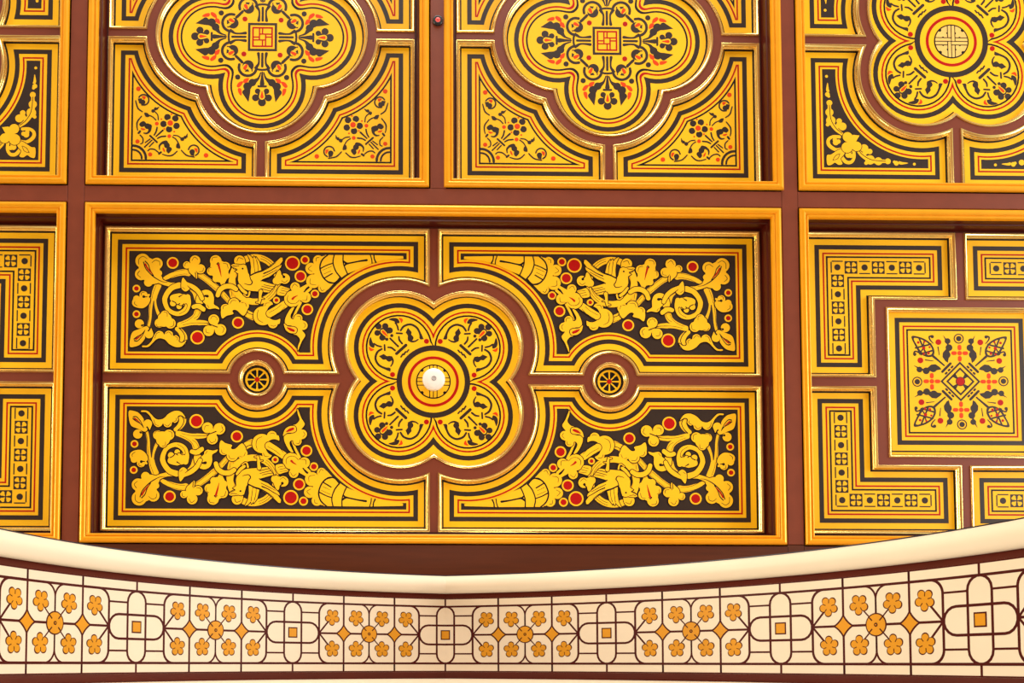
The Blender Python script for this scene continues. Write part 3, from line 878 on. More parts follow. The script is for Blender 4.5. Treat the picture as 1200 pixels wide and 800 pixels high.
def arc(cx, cy, r, a0, a1, w, n=9):
    return S(*sum([[cx + r * math.cos(math.radians(a)), cy + r * math.sin(math.radians(a)), w] for a in np.linspace(a0, a1, n)], []))


scr = [arc(-205, 95, 58, 262, 72, 11), C(-194, 92, 36), PS(-232, 62, -205, 66, -212, 95, -235, 115), S(-172, 132, 11, -136, 166, 11)]
def dg(prims):   # reflect in the diagonal of the lower left quadrant
    out = []
    for p in prims:
        if p[0] == 'c': out.append(('c', -p[2], -p[1], p[3]))
        elif p[0] == 's': out.append(('s', [(-y, -x, w) for x, y, w in p[1]]))
        else: out.append((p[0], [(-y, -x) for x, y in p[1]]))
    return out
cutl = [S(-222, 122, 16, -200, 104, 12, -190, 100, 6)]
for fn in (lambda q: q, dg):
    arm.append(motif('scroll', ba, [(M_DARK, kc(fn(scr)), kc(fn([S(-226, 78, 12, -212, 88, 10)])), 0, 0), (M_YEL, kc(fn([C(-203, 108, 19)])), [], 0, 1),
                                    (M_ORANGE, kc(fn([PL(-222, 108, -196, 96, -184, 102, -200, 120, -216, 124)])), [], 0, 2)]))
arm.append(motif('berry', ba, [(M_RED, kc([C(-121, 116, 16)]), [], 0, 0)]))
for p in arm:
    for k in (1, 2, 3):
        c = p.copy(); COL.objects.link(c); c.rotation_euler = (0, 0, k * math.pi / 2)
mb = MB(); sq = lambda h: [(-h, -h), (h, -h), (h, h), (-h, h)]
mb.plate([sq(18.0), sq(15.0)], DP - LAY, DP, M_DARK); mb.build('square_frame', ba)
mb = MB(); mb.plate([sq(12.8), sq(10.8)], DP - LAY, DP, M_RED)
for a in range(4):
    q = math.pi / 2 * a; c, s_ = round(math.cos(q)), round(math.sin(q))
    for b in ([(-4.6, -11), (-3.0, -11), (-3.0, 4.0), (-4.6, 4.0)], [(-0.8, -11), (0.8, -11), (0.8, -3.2), (-0.8, -3.2)]):
        mb.plate([[(x * c - y * s_, x * s_ + y * c) for x, y in b]], DP - LAY * 1.02, DP, M_RED)
mb.build('woven_square', ba)

# corner boards
bc = board(A_CORNER, cA); borders(A_CORNER, bc, 'line', skip=(0, 3))
ACX, ACY = -157.45, -774.65
r_ = tile(120, 130, 80 / 9, ACX, ACY, wf=1.55); q_ = tile(125, 50, 4.85, ACX, ACY, wf=1.65)
motif('quarter_ring', bc, [(M_DARK, r_([arc(320, 494, 133, -90, 0, 17), arc(320, 494, 90, -90, 0, 13)]), [], 0, 0)])
motif('bouquet', bc, [(M_DARK, r_([S(448, 328, 9, 497, 292, 9), S(440, 376, 10, 515, 304, 9), S(490, 370, 9, 535, 325, 9), S(497, 258, 13, 568, 324, 13), S(540, 250, 10, 560, 215, 11, 570, 172, 11),
                                       S(560, 264, 10, 628, 203, 13), S(575, 285, 10, 610, 268, 11, 658, 263, 11)]), [], 0, 0)])
motif('flower', bc, [(M_DARK, r_([C(678, 64, 34), C(760, 77, 34), C(772, 155, 34), C(695, 190, 34), C(637, 135, 34)]), r_([C(707, 125, 42)]), 0, 0), (M_ORANGE, r_([C(707, 125, 29)]), [], 0, 0)])
for x, y, r in ((567, 132, 20), (697, 262, 20), (366, 317, 22), (498, 452, 22)): motif('berry', bc, [(M_ORANGE, r_([C(x, y, r)]), [], 0, 0)])
motif('red_speck', bc, [(M_ORANGE, r_([C(615, 85, 9), C(720, 33, 9), C(645, 187, 9), C(748, 215, 9)]), [], 0, 0)])
motif('scroll', bc, [(M_DARK, r_([S(408, 55, 8, 366, 110, 10, 360, 160, 9, 368, 200, 7), PL(384, 138, 420, 106, 450, 120, 460, 150, 425, 162, 405, 165), C(470, 158, 30), S(492, 160, 31, 492, 205, 17, 465, 232, 12, 432, 230, 7),
                                  S(378, 230, 14, 392, 212, 14), S(392, 250, 8, 422, 285, 9, 420, 330, 8, 398, 342, 7)]), [], 0, 0), (M_ORANGE, r_([PL(398, 178, 430, 182, 450, 192, 420, 200)]), [], 0, 0)])
motif('scroll', bc, [(M_DARK, r_([S(778, 420, 8, 730, 460, 10, 680, 466, 9, 625, 450, 7), PL(690, 440, 722, 405, 716, 380, 680, 372, 668, 400, 668, 420), C(672, 358, 30), S(660, 330, 31, 625, 332, 17, 595, 362, 12, 596, 400, 7),
                                  S(590, 445, 14, 610, 430, 14), S(475, 414, 8, 500, 396, 9, 545, 402, 9, 582, 430, 8)]), [], 0, 0), (M_ORANGE, r_([PL(628, 378, 648, 400, 652, 428, 632, 410)]), [], 0, 0)])
motif('tendril', bc, [(M_DARK, q_([arc(210, 325, 30, -150, 110, 5), C(205, 338, 15), PS(178, 318, 200, 316, 205, 345, 185, 345), S(165, 330, 4, 178, 372, 5, 203, 392, 4), PL(214, 398, 235, 402, 242, 420, 222, 420),
                                   S(235, 410, 4, 262, 422, 4, 280, 440, 4), C(264, 388, 10), C(278, 376, 9), PS(278, 372, 302, 362, 288, 382), S(272, 390, 4, 290, 410, 4, 294, 438, 4)]), [], 0, 0),
                      (M_ORANGE, q_([C(181, 262, 13), PL(200, 305, 222, 306, 215, 322)]), [], 0, 0)])
motif('tendril', bc, [(M_DARK, q_([arc(495, 612, 30, -170, 70, 5), C(486, 620, 15), PS(497, 645, 498, 622, 470, 620, 478, 640), S(498, 650, 4, 455, 640, 5, 425, 612, 4), PL(398, 575, 412, 572, 418, 600, 396, 596),
                                   S(408, 572, 4, 395, 550, 4, 375, 535, 4), C(430, 548, 11), C(446, 538, 9), PS(448, 532, 460, 514, 460, 540), S(380, 526, 4, 405, 530, 4, 425, 545, 4)]), [], 0, 0),
                      (M_ORANGE, q_([C(565, 640, 13), PL(498, 600, 516, 604, 512, 625)]), [], 0, 0)])
for sx, sy in QUADS[1:]: copy_tree(bc, cA, (sx, sy, 1))

cA2 = copy_tree(cA, None)
cA2.location = ((69.6 + 472.0) / 2 * U, cA.location.y, HZ)
cA2['label'] = 'square coffer with square-centred quatrefoil, right of the small black sensor'

# ================================================================== coffer with cream rosette quatrefoil
CH = (192.2, 187.2)
CQ = quatrefoil(41.0, 67.6)
C_CORNER = Shape([('l', 0, 5.0, 0, 1), ('c', -41, 41, 78.0, -1), ('l', -5.0, 0, -1, 0), ('l', 0, CH[1], 0, -1), ('l', -CH[0], 0, 1, 0)],
                 [(-CH[0], 5), (-110, 5), (-5, 110), (-5, CH[1]), (-CH[0], CH[1])])
op = [mir(C_CORNER.contour(), sx, sy) for sx, sy in QUADS] + [CQ.contour()]
cC = coffer(494.3, 913.0, Y_TOP, Y1, 'coffer with pale woven rosette quatrefoil and leafy corner panels, top right corner', CH, op)
g0 = gilt(C_CORNER, cC)
for sx, sy in QUADS[1:]:
    g = g0.copy(); COL.objects.link(g); g.scale = (sx, sy, 1)
gilt(CQ, cC)
bq2 = board(CQ, cC, (1.055, 1.055, 1)); bq2.location = (-0.2 * U, -4.2 * U, 0); borders(CQ, bq2, 'line')
for ch in list(bq.children):
    if ch.name.split('.')[0] in ('scroll', 'flower', 'bracket', 'red_leaf', 'berry', 'dark_ring', 'red_ring'):
        c = ch.copy(); COL.objects.link(c); c.parent = bq2
mb = MB(); mb.plate([circle_loop(20.8)], DP - LAY, DP, M_LINE); rg = mb.build('rosette_ground', bq2)
for ch in list(bq.children):
    if ch.name.split('.')[0] in ('woven_cross', 'foil'):
        c = ch.copy(); c.data = ch.data.copy(); c.data.materials.clear(); c.data.materials.append(M_PALE)
        COL.objects.link(c); c.parent = bq2
bk = board(C_CORNER, cC); borders(C_CORNER, bk, 'field')
k_ = tile(940, 50, 4.705, 703.65, -774.65)
CXk, CYk = 119, 685
def kd(prims):
    f = lambda x, y: (CXk + (CYk - y), CYk - (x - CXk))
    out = []
    for p in prims:
        if p[0] == 'c': a = f(p[1], p[2]); out.append(('c', a[0], a[1], p[3]))
        elif p[0] == 's': out.append(('s', [(*f(x, y), w) for x, y, w in p[1]]))
        else: out.append((p[0], [f(x, y) for x, y in p[1]]))
    return out
def goldk(name, add, cut=(), lines=(), lv=0):
    lay = [(M_LINE, k_(add), k_(list(cut)), 0.8, lv - 0.5)] if lv else []
    lay.append((M_YEL2, k_(add), k_(list(cut)), 0, lv))
    if lines: lay.append((M_LINE, k_(list(lines)), [], 0, lv + 1))
    return motif(name, bk, lay, base=2)
for fn in (lambda q: q, kd):
    goldk('leaf_spray', fn([S(226, 508, 14, 185, 475, 22, 155, 425, 26, 150, 370, 20, 150, 328, 16), C(150, 384, 22), C(158, 430, 26), C(140, 452, 10), C(204, 432, 15), C(222, 462, 22), S(204, 440, 16, 190, 465, 22), C(150, 332, 16)]),
          lines=fn([S(150, 345, 4, 158, 420, 4, 185, 470, 4, 220, 500, 4)]))
    goldk('bud', fn([C(139, 285, 13), C(146, 296, 8), PL(136, 270, 132, 255, 140, 220, 146, 255, 150, 270)]))
    goldk('berry', fn([C(134, 186, 8)]))
    goldk('curl', fn([S(222, 582, 12, 185, 590, 18, 148, 565, 20, 145, 535, 18, 170, 518, 16, 205, 520, 18), C(185, 550, 16), C(200, 545, 12), C(180, 535, 12)]), cut=fn([S(160, 540, 6, 160, 556, 6)]))
goldk('leaf', [PL(138, 672, 136, 622, 160, 616, 205, 588, 238, 590, 228, 620, 212, 640, 222, 668, 200, 674, 180, 662, 160, 674)], lines=[S(170, 645, 3, 185, 622, 3, 208, 612, 3), S(168, 648, 3, 195, 640, 3, 208, 612, 3)], lv=1)
goldk('clover', [C(250, 520, 27), C(247, 578, 30), C(300, 572, 27), PS(262, 530, 280, 508, 316, 512, 300, 540, 290, 556), C(268, 548, 20)], lv=1)
for sx, sy in QUADS[1:]: copy_tree(bk, cC, (sx, sy, 1))
cC2 = copy_tree(cC, None)
cC2.location = ((XL[1] - 385.1) / 2 * U, cC.location.y, HZ)
cC2['label'] = 'coffer with leafy corner panels cut off by the left edge, top left corner'

# ================================================================== coffer with L-shaped chequer strips
DH = (192.2, 187.0)
D_SQ = rect_shape(-94, 94, -93.3, 93.3)
D_L = Shape([('l', 0, 5.5, 0, 1), ('l', -107.6, 0, -1, 0), ('l', 0, 102.6, 0, 1), ('l', -5.4, 0, -1, 0), ('l', 0, DH[1], 0, -1), ('l', -DH[0], 0, 1, 0)],
            [(-DH[0], 5.5), (-107.6, 5.5), (-107.6, 102.6), (-5.4, 102.6), (-5.4, DH[1]), (-DH[0], DH[1])])
op = [mir(D_L.contour(), sx, sy) for sx, sy in QUADS] + [D_SQ.contour()]
cD = coffer(494.3, 913.0, Y2, Y3, 'coffer with L-shaped chequered strips around a square panel of pods, right edge', DH, op)
g0 = gilt(D_L, cD)
for sx, sy in QUADS[1:]:
    g = g0.copy(); COL.objects.link(g); g.scale = (sx, sy, 1)
gilt(D_SQ, cD)
bl = board(D_L, cD); borders(D_L, bl, 'line')
xs, ys = -(DH[0] + 107.6) / 2, (DH[1] + 102.6) / 2       # centre line of the strip
pv, ph = 16.95, 16.95
for i in range(-6, 7):
    x, y = (xs, ys - pv * -i) if i < 0 else (xs + ph * i, ys)
    even = (i % 2 == 0)
    mb = MB(); h = 7.9
    if even:
        n = circle_loop(3.9, 20); mb.plate([[(x + a, y + b) for a, b in n]], DP - LAY, DP, M_DARK)
        t = 0.75
        sides = [(-1, 0), (0, 1)] if i == 0 else ([(-1, 0), (1, 0)] if i < 0 else [(0, -1), (0, 1)])
        if i == -6: sides.append((0, -1))
        if i == 6: sides.append((1, 0))
        for sx, sy in sides:
            w = 6.8
            if sx: q = [(x + sx * 7.6 - t, y - w), (x + sx * 7.6 + t, y - w), (x + sx * 7.6 + t, y + w), (x + sx * 7.6 - t, y + w)]
            else: q = [(x - w, y + sy * 7.6 - t), (x + w, y + sy * 7.6 - t), (x + w, y + sy * 7.6 + t), (x - w, y + sy * 7.6 + t)]
            mb.plate([q], DP - LAY, DP, M_DARK)
        mb.build('dot_cell', bl)
    else:
        mb.plate([[(x - h, y - h), (x + h, y - h), (x + h, y + h), (x - h, y + h)]], DP - LAY, DP, M_DARK)
        pet = []
        for sx, sy in QUADS:
            pet += [('s', [(x + sx * 1.5, y + sy * 1.5, 1.6), (x + sx * 3.6, y + sy * 3.6, 4.4)]), ('c', x + sx * 4.6, y + sy * 3.1, 1.9), ('c', x + sx * 3.1, y + sy * 4.6, 1.9)]
        mb.plate(region(pet, [('c', x, y, 0.9)]), DP - 2 * LAY, DP - LAY, M_YEL)
        mb.build('flower_cell', bl)
for sx, sy in QUADS[1:]: copy_tree(bl, cD, (sx, sy, 1))

bs = board(D_SQ, cD); bs.location = (-0.4 * U, -2.8 * U, 0); borders(D_SQ, bs, 'line')
KD = 1 / 6.45


def kk(prims, fl=False):
    out = []
    for p in prims:
        if p[0] == 'c': a = (p[1], p[2]); out.append(('c', *(a[::-1] if fl else a), p[3]))
        elif p[0] == 's': out.append(('s', [((y, x, w) if fl else (x, y, w)) for x, y, w in p[1]]))
        else: out.append((p[0], [((y, x) if fl else (x, y)) for x, y in p[1]]))
    return [('c', p[1] * KD, p[2] * KD, p[3] * KD) if p[0] == 'c' else (p[0], [tuple(c * KD for c in q) for q in p[1]]) for p in out]


def sy2(prims): return kk(prims) + kk(prims, True)


qd = []
qd.append(motif('acanthus_leaf', bs, [(M_DARK, kk([C(-94, -325, 23), C(-84, -272, 27), C(-105, -215, 31), PS(-130, -374, -108, -346, -94, -340, -80, -272, -84, -215, -96, -150, -114, -161, -138, -196, -134, -231, -110, -258, -93, -283, -108, -314, -118, -345)]), [], 0, 0)]))
qd.append(motif('acanthus_leaf', bs, [(M_DARK, kk([C(-94, -325, 23), C(-84, -272, 27), C(-105, -215, 31), PS(-130, -374, -108, -346, -94, -340, -80, -272, -84, -215, -96, -150, -114, -161, -138, -196, -134, -231, -110, -258, -93, -283, -108, -314, -118, -345)], True), [], 0, 0)]))
qd.append(motif('bracket', bs, [(M_DARK, sy2([]) + kk([S(-142, -78, 20, -76, -144, 20), S(-116, -62, 16, -108, -70, 16), S(-92, -88, 16, -84, -96, 16), S(-68, -112, 16, -60, -120, 16), S(-126, -128, 12, -170, -166, 15, -212, -202, 20)]), [], 0, 0)]))
pod = PL(-382, -362, -300, -350, -235, -310, -203, -255, -212, -205, -262, -196, -318, -226, -352, -280)
podin = PL(-364, -346, -300, -334, -246, -300, -220, -255, -226, -218, -262, -212, -306, -238, -338, -286)
qd.append(motif('pod', bs, [(M_DARK, kk([pod]), [], 0, 0), (M_YEL, kk([podin]), [], 0, 1),
                            (M_DARK, kk([S(-352, -268, 14, -262, -290, 14, -230, -300, 14), S(-318, -220, 14, -240, -240, 14, -210, -250, 14), S(-322, -345, 14, -290, -270, 14, -262, -205, 14)]
                                        + [S(-280, -335, 11, -300, -250, 11, -330, -240, 11)]), [], 0, 2),
                            (M_RED, kk([C(-330, -312, 11), C(-286, -268, 13), C(-250, -226, 11), C(-288, -220, 9), C(-240, -275, 9), C(-280, -318, 8)]), [], 0, 2)]))
qd.append(motif('berry', bs, [(M_RED, kk([C(-168, -316, 23)]), [], 0, 0)]))
qd.append(motif('berry', bs, [(M_RED, kk([C(-168, -316, 23)], True), [], 0, 0)]))
qd.append(motif('tendril', bs, [(M_DARK, sy2([S(-172, -276, 9, -164, -214, 5), S(-210, -306, 6, -235, -335, 10, -240, -358, 12, -222, -366, 14), C(-216, -360, 13)]), [], 0, 0)]))
for p in qd:
    for sx, sy in QUADS[1:]:
        c = p.copy(); COL.objects.link(c); c.scale = (sx, sy, 1)
ax = []
ax.append(motif('red_flower', bs, [(M_ORANGE, kk([C(0, -228, 18), S(-52, -228, 30, -38, -228, 30), S(38, -228, 30, 52, -228, 30), S(0, -280, 30, 0, -266, 30), S(0, -190, 30, 0, -176, 30)]), kk([S(0, -228, 3, 0, -290, 3)]) if 0 else [], 0, 0)]))
ax.append(motif('roundel', bs, [(M_DARK, kk([C(-4, -345, 40)]), kk([C(-4, -345, 32)]), 0, 0), (M_DARK, kk([C(-4, -345, 21)]), [], 0, 0)]))
for p in ax:
    for k in (1, 2, 3):
        c = p.copy(); COL.objects.link(c); c.rotation_euler = (0, 0, k * math.pi / 2)
mb = MB(); dia = lambda h: [(-h * KD, 0), (0, -h * KD), (h * KD, 0), (0, h * KD)]
mb.plate([dia(160), dia(140)], DP - LAY, DP, M_DARK); mb.plate([dia(114), dia(94)], DP - LAY, DP, M_DARK)
mb.build('diamond', bs)
mb = MB(); mb.plate(region(kk([S(-48, -48, 34, -24, -24, 12), S(48, -48, 34, 24, -24, 12), S(-48, 48, 34, -24, 24, 12), S(48, 48, 34, 24, 24, 12)]), clip=lambda X, Y: np.abs(X) + np.abs(Y) - 100 * KD), DP - LAY, DP, M_DARK)
mb.plate([circle_loop(38 * KD, 32)], DP - 1.5 * LAY, DP, M_DARK); mb.plate([circle_loop(33 * KD, 32)], DP - 3 * LAY, DP, M_RED); mb.build('rosette', bs)
cD2 = copy_tree(cD, None)
cD2.location = ((XL[1] - 385.1) / 2 * U, cD.location.y, HZ)
cD2['label'] = 'coffer with L-shaped chequered strips cut off by the left edge, below the leafy one'

# ================================================================== pointed arch with painted soffit
W = 54.4                                   # width of the patterned strip
AR, ACXw, ACYw = 7.818 * W, -2.011 * W, 8.237 * W
TH0 = math.asin(2.011 / 7.818)
SEG = 0.949 * W
S_END = AR * (math.pi / 2 - TH0)
JAMB = 8.237 * W - 2.0


def arch_pt(s, w, n=0.0):
    """s along the soffit from the crown (either sign), w across it (0..1 pattern), n out of the surface"""
    a = abs(s); sg = 1 if s >= 0 else -1
    if a <= S_END:
        th = TH0 + a / AR; r = AR - n
        x, h = ACXw + r * math.sin(th), ACYw + r * math.cos(th)
    else:
        x, h = ACXw + AR - n, ACYw - (a - S_END)
    return BX + sg * x, -w * W, h           # plan x, plan y, height above the camera


def arch_mesh(name, pieces, parent, smooth=False):
    """pieces: (verts in metres, faces, material)"""
    me = bpy.data.meshes.new(name); V = []; F = []; mi = []; ms = []
    for v, f, m in pieces:
        if m not in ms: ms.append(m)
        k = len(V); V += v; F += [tuple(k + i for i in q) for q in f]; mi += [ms.index(m)] * len(f)
    me.from_pydata(V, [], F)
    for m in ms: me.materials.append(m)
    me.polygons.foreach_set('material_index', mi)
    if smooth: me.polygons.foreach_set('use_smooth', [True] * len(F))
    me.update()
    o = bpy.data.objects.new(name, me); COL.objects.link(o)
    if parent: o.parent = parent
    return o


ARCH0 = (BX * U, 0.0, CAM_Z + 15.79 * W * U)         # origin at the crown


def m3(p): return (p[0] * U - ARCH0[0], p[1] * U - ARCH0[1], CAM_Z + p[2] * U - ARCH0[2])


arch = empty('pointed_arch', ARCH0, 'cream pointed arch with flower frieze on its soffit, along the bottom', 'arch')
S_MAX = S_END + 330
SS = {1: list(np.linspace(0, S_END, 64)) + list(np.linspace(S_END, S_MAX, 8)[1:])}
SS[-1] = [-s for s in SS[1]]


def arch_sweep(name, prof, m, smooth=True, both_=True):
    """sweep a profile of (w, n) along both arms; each arm is a part"""
    for sg in (-1, 1):
        V = []; F = []; n = len(prof)
        for s in SS[sg]:
            for w, nn in prof:
                p = arch_pt(s, w, nn)
                if s == 0:                        # mitre at the crown
                    th = TH0; x, h = (ACXw + (AR - nn) * math.sin(th)), 0
                    rr = AR - nn; hh = ACYw + math.sqrt(rr * rr - ACXw * ACXw)
                    p = (BX, -w * W, hh)
                V.append(m3(p))
        for i in range(len(SS[sg]) - 1):
            for j in range(n - 1): F.append((i * n + j, i * n + j + 1, (i + 1) * n + j + 1, (i + 1) * n + j))
        arch_mesh(name, [(V, F, m)], arch, smooth)


# soffit band, fillets and rolls
arch_sweep('soffit_band', [(1.146, -1.0), (1.143, 0.0), (-0.146, 0.0), (-0.149, -1.0)], M_CREAM, False)
arch_sweep('fillet', [(1.26, -3.5), (1.20, -2.4), (1.146, -0.6)], M_FILLET)
arch_sweep('fillet', [(-0.149, -0.6), (-0.20, -2.0), (-0.29, -3.2)], M_FILLET)
def roll(c, r, a0, a1, n0, k=16): return [(c + r * math.cos(math.radians(a)), n0 + r * W * math.sin(math.radians(a))) for a in np.linspace(a0, a1, k)]
arch_sweep('roll_moulding', roll(1.385, 0.155, 200, -25, 0.0), M_CREAM)
arch_sweep('edge_line', [(1.52, -1.0), (1.562, -1.2), (1.562, -4.0)], M_NAVY, False)
arch_sweep('roll_moulding', roll(-0.42, 0.155, 200, -20, 0.0), M_CREAM)


# ---- the painted pattern, laid out in (t, w): t counts sixths of the repeat
TW = SEG / W


def surf(t, w, n): return m3(arch_pt(t * SEG, w, n))


def tw_plate(pieces, pts, n, m, centre=None):
    """convex-ish outline in (t,w) as a fan around its centre, lifted n off the soffit"""
    P = np.array(pts); c = P.mean(0) if centre is None else centre
    V = [surf(c[0], c[1], n)] + [surf(t, w, n) for t, w in P]; k = len(P)
    F = [(0, 1 + i, 1 + (i + 1) % k) for i in range(k)]
    V2 = [surf(t, w, n) for t, w in P] + [surf(t, w, -0.05) for t, w in P]
    pieces.append((V, F, m)); pieces.append((V2, [(i, (i + 1) % k, k + (i + 1) % k, k + i) for i in range(k)], m))


def tw_stroke(pieces, pts, wd, n, m, closed=False, step=0.05):
    """a painted line of width wd (in strip widths) through (t, w) points"""
    P = np.array([(t * TW, w) for t, w in pts])
    if closed: P = np.vstack([P, P[:1]])
    Q = [P[0]]
    for a, b in zip(P[:-1], P[1:]):
        k = max(1, int(np.hypot(*(b - a)) / step))
        Q += [a + (b - a) * i / k for i in range(1, k + 1)]
    Q = np.array(Q)
    if closed: Q = Q[:-1]
    T = np.roll(Q, -1, 0) - np.roll(Q, 1, 0) if closed else np.gradient(Q, axis=0)
    T /= np.maximum(1e-9, np.hypot(*T.T))[:, None]
    N = np.c_[-T[:, 1], T[:, 0]] * wd / 2
    V = []; k = len(Q)
    for q, d in zip(Q, N):
        for e, nn in ((1, -0.05), (1, n), (-1, n), (-1, -0.05)):
            r = q + d * e; V.append(surf(r[0] / TW, r[1], nn))
    F = []
    for i in range(k if closed else k - 1):
        j = (i + 1) % k
        for e in range(3): F.append((i * 4 + e, i * 4 + e + 1, j * 4 + e + 1, j * 4 + e))
    pieces.append((V, F, m))


def ell(t0, w0, r, a0, a1, k=10): return [(t0 + r / TW * math.cos(math.radians(a)), w0 + r * math.sin(math.radians(a))) for a in np.linspace(a0, a1, k)]


PN = 0.12


def flower(t0, w0, up, r=0.142):
    pcs = []
    def prof(q, ph):
        pts = []
        for k in range(60):
            a = 2 * math.pi * k / 60; x = (a - ph + math.pi / 5) % (2 * math.pi / 5) - math.pi / 5
            rr = q * (0.62 * math.cos(x) + math.sqrt(0.145 - (0.62 * math.sin(x)) ** 2))
            pts.append((t0 + rr / TW * math.cos(a), w0 + rr * math.sin(a)))
        return pts
    ph = math.radians(-94) if up else math.radians(94)
    tw_plate(pcs, prof(r, ph), PN, M_FLINE, np.array((t0, w0))); tw_plate(pcs, prof(r - 0.016, ph), PN * 2, M_FGOLD, np.array((t0, w0)))
    for k in range(5):
        a = ph + math.pi / 5 + k * 2 * math.pi / 5
        tw_stroke(pcs, [(t0 + 0.045 / TW * math.cos(a), w0 + 0.045 * math.sin(a)), (t0 + 0.085 / TW * math.cos(a), w0 + 0.085 * math.sin(a))], 0.010, PN * 3, M_FLINE)
    arch_mesh('flower', pcs, arch)


DIA = [(0.15 * math.cos(a) ** 2.6, 0.15 * math.sin(a) ** 2.6) for a in np.linspace(0, math.pi / 2, 10)]


def flower_unit(tc):
    L = []; lw = 0.034
    for sx in (-1, 1):
        for sw in (-1, 1):
            f = lambda pts: [(tc + sx * t, 0.5 + sw * w) for t, w in pts]
            # outer cell
            tw_stroke(L, f([(0.5, 0.5), (0.80, 0.5)] + [(0.984 - 0.17 / TW * (1 - math.sin(math.radians(a))), 0.5 - 0.17 * (1 - math.cos(math.radians(a)))) for a in np.linspace(0, 90, 10)] + [(0.984, 0.0)]), lw, PN, M_FLINE)
            # inner cell, rounded towards the middle of the unit
            tw_stroke(L, f([(0.5, 0.5), (0.19, 0.5)] + [(0.17 / TW * (1 - math.sin(math.radians(a))), 0.5 - 0.17 * (1 - math.cos(math.radians(a)))) for a in np.linspace(0, 90, 10)] + [(0.0, 0.14)]), 0.026, PN, M_FLINE)
            tw_stroke(L, f([(0.984, 0.0), (0.79, 0.21)]), 0.028, PN, M_FLINE)
            tw_stroke(L, f([(0.10, 0.10), (0.19, 0.19)]), 0.018, PN, M_FLINE)
            # diamond sides
            for e in (1, -1): tw_stroke(L, f([(0.5 + e * t, w) for t, w in DIA]), 0.022, PN * 1.5, M_FLINE)
            tw_stroke(L, f([(0.5, 0.13), (0.5, 0.64)]), 0.031, PN, M_FLINE)
        tw_stroke(L, [(tc + sx * 0.15, 0.5), (tc + sx * 0.37, 0.5)], 0.031, PN, M_FLINE)
        tw_stroke(L, [(tc + sx * 0.63, 0.5), (tc + sx * 0.984, 0.5)], 0.031, PN, M_FLINE)
    arch_mesh('scroll_lines', L, arch)
    for sx in (-1, 1):
        D = []
        pts = []
        for qx, qw in ((1, 1), (-1, 1), (-1, -1), (1, -1)):
            arc_ = list(DIA)
            if qx * qw < 0: arc_ = arc_[::-1]
            pts += [(tc + sx * 0.5 + qx * a, 0.5 + qw * b) for a, b in arc_[:-1]]
        tw_plate(D, pts, PN, M_FGOLD, np.array((tc + sx * 0.5, 0.5)))
        arch_mesh('gold_diamond', D, arch)
        for t in (0.255, 0.725):
            for up in (0, 1): flower(tc + sx * t, 0.5 + (0.268 if up else -0.262), up)
    c = []
    tw_plate(c, ell(tc, 0.5, 0.150, 0, 350, 36), PN * 2, M_FLINE); tw_plate(c, ell(tc, 0.5, 0.134, 0, 350, 36), PN * 3, M_FGOLD)
    for a in (45, 135, 225, 315):
        q = lambda r: (tc + r / TW * math.cos(math.radians(a)), 0.5 + r * math.sin(math.radians(a)))
        tw_stroke(c, [q(0.075), q(0.14)], 0.016, PN * 4, M_FLINE)
    tw_plate(c, ell(tc, 0.5, 0.026, 0, 330, 12), PN * 4, M_FLINE); tw_plate(c, ell(tc, 0.5, 0.010, 0, 330, 8), PN * 5, M_FGOLD)
    arch_mesh('round_flower', c, arch)


def square_unit(tc):
    L = []
    a, b = 0.168, 0.167
    tw_stroke(L, [(tc + p[0] - tc, p[1]) for p in ell(tc, 1 - a * TW, a * TW, 0, 180) + ell(tc, a * TW, a * TW, 180, 360)], 0.033, PN, M_FLINE, closed=True)
    tw_stroke(L, ell(tc + 0.508 - b / TW, 0.5, b, -90, 90) + ell(tc - 0.508 + b / TW, 0.5, b, 90, 270), 0.033, PN, M_FLINE, closed=True)
    for sx in (-1, 1):
        for w in (0.169, 0.834): tw_stroke(L, [(tc + sx * 0.168, w), (tc + sx * 0.516, w)], 0.025, PN, M_FLINE)
    arch_mesh('loop_lines', L, arch)
    G = []
    for sg in (-1, 1):
        for h, n, m in ((0.090, 1, M_FLINE), (0.070, 2, M_FGOLD)):
            tw_plate(G, [(tc, 0.5 - h * TW), (tc + sg * h, 0.5 - h * TW), (tc + sg * h, 0.5 + h * TW), (tc, 0.5 + h * TW)], PN * n, m)
    arch_mesh('gold_square', G, arch)


for tc in (-7.5, -4.5, -1.5, 1.5, 4.5, 7.5, 10.5): flower_unit(tc)
for tc in (-9, -6, -3, 0, 3, 6, 9): square_unit(tc)
L = []
for sg in (-1, 1):
    for w, wd in ((1.0, 0.032), (0.0, 0.034)): tw_stroke(L, [(sg * t, w) for t in np.linspace(0, 11.6, 60)], wd, PN * 1.2, M_FLINE)
    for w, wd in ((1.136, 0.016), (-0.138, 0.018)): tw_stroke(L, [(sg * t, w) for t in np.linspace(0, 11.6, 60)], wd, PN, M_FLINE)
for t in range(-11, 12):
    tw_stroke(L, [(t, 1.0), (t, 1.14)], 0.031, PN, M_FLINE); tw_stroke(L, [(t, 0.0), (t, -0.14)], 0.031, PN, M_FLINE)
arch_mesh('border_lines', L, arch)

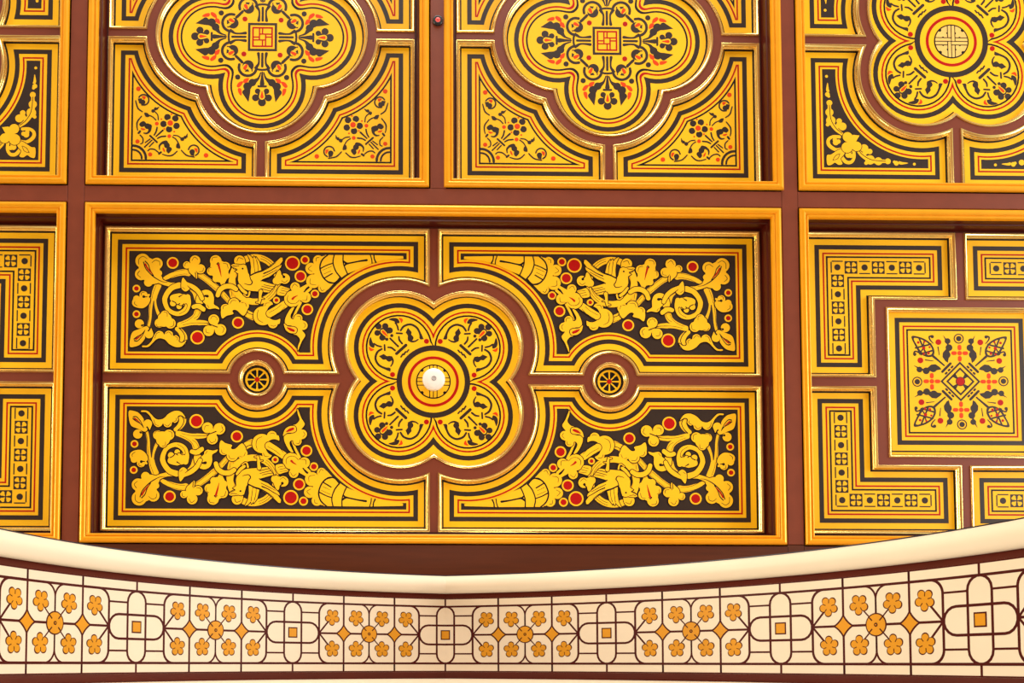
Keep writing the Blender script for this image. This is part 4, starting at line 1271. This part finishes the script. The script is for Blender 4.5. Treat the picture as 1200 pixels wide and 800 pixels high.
# wall that carries the arch, up to the ceiling
V = []; F = []
pro = [arch_pt(s, 0, -9) for s in SS[-1][::-1]] + [arch_pt(s, 0, -9) for s in SS[1][1:]]
pro = [(BX + 2 * (p[0] - BX) / 2, 0, p[2]) for p in pro]
TOPH, OUT = 1049.5, 900
fl = -CAM_Z / U
for w in (-78, 96):
    for p in pro: V.append((p[0] * U, w * U, CAM_Z + p[2] * U))
    for p in pro:
        f_ = (p[0] - BX) / (pro[-1][0] - BX)
        V.append(((BX + f_ * OUT) * U, w * U, CAM_Z + TOPH * U))
n = len(pro)
for k in (0, 2 * n):
    for i in range(n - 1): F.append((k + i, k + i + 1, k + n + i + 1, k + n + i))
for i in range(n - 1): F.append((i, i + 1, 2 * n + i + 1, 2 * n + i))
# jambs down to the floor
me = bpy.data.meshes.new('wall_front'); me.from_pydata(V, [], F); me.materials.append(M_PLASTER); me.update()
wall = bpy.data.objects.new('wall_front', me); COL.objects.link(wall); wall['kind'] = 'structure'
mbw = MB()
xr = pro[-1][0] - BX; hl = pro[-1][2]
for sg in (-1, 1):
    x0, x1 = sorted((BX + sg * xr, BX + sg * OUT))
    mbw.box(x0, x1, -78, 96, fl, hl, M_PLASTER)
jm = mbw.build('jamb', wall); jm.location = (0, 0, CAM_Z)

# floor of the hall
mbf = MB(); mbf.box(-1400, 1500, -2200, 900, -4, 0, M_FLOOR); fo = mbf.build('floor'); fo['kind'] = 'structure'


# ================================================================== small fittings
def lathe(name, prof, m, parent, seg=40):
    """prof: (r, depth) in plan units, lower depth hangs lower"""
    mb = MB()
    mb.loft([[(r * math.cos(a), r * math.sin(a), d) for a in np.linspace(0, 2 * math.pi, seg, endpoint=False)] for r, d in prof], m)
    o = mb.build(name, parent); smooth_by_angle(o, 35); return o


det = empty('smoke_detector', ((BX - 0.3) * U, (BY + 0.8) * U, HZ + (DP - 0.8) * U), 'round white detector at the centre of the bird coffer quatrefoil', 'detector')
lathe('base', [(12.6, 0.0), (12.6, -2.4), (12.0, -2.8), (11.0, -2.8)], M_WHITE, det)
lathe('body', [(10.6, -2.4), (11.0, -3.4), (13.4, -4.6), (13.8, -6.0), (13.2, -8.0), (11.0, -9.4), (7.0, -10.2), (3.2, -10.4), (0.01, -10.4)], M_WHITE, det)
lathe('test_button', [(2.9, -10.3), (2.9, -10.75), (2.4, -10.9), (1.9, -10.75), (1.9, -10.5)], M_GREY, det, 24)
mb = MB(); mb.box(-0.5, 0.5, -0.5, 0.5, -10.8, -10.4, M_GREY); mb.box(-0.3, 0.3, -1.4, 1.4, -10.7, -10.4, M_GREY); mb.build('indicator', det)

sx_, sy_ = px2plan(513, 24.8, 0)
sen = empty('motion_sensor', (sx_ * U, sy_ * U, HZ), 'small round black sensor with red centre on the brown rib', 'sensor')
lathe('housing', [(6.2, 0.0), (6.2, -1.6), (5.4, -2.6), (3.6, -3.0), (3.0, -2.8), (2.9, -2.4)], M_BLACK, sen)
lathe('red_lens', [(3.0, -2.5), (2.6, -3.2), (1.4, -3.4)], M_LED, sen, 28)
lathe('lens_centre', [(1.4, -3.3), (1.2, -3.6), (0.01, -3.6)], M_BLACK, sen, 20)
lathe('lens_dot', [(0.9, -3.55), (0.6, -3.75), (0.01, -3.75)], M_LED, sen, 16)

# soft shading on the mouldings
seen = set()
for o in bpy.data.objects:
    if o.type == 'MESH' and o.name.split('.')[0] in ('gilt_moulding',) and o.data.name not in seen:
        seen.add(o.data.name); smooth_by_angle(o, 38)
bpy.context.view_layer.update()
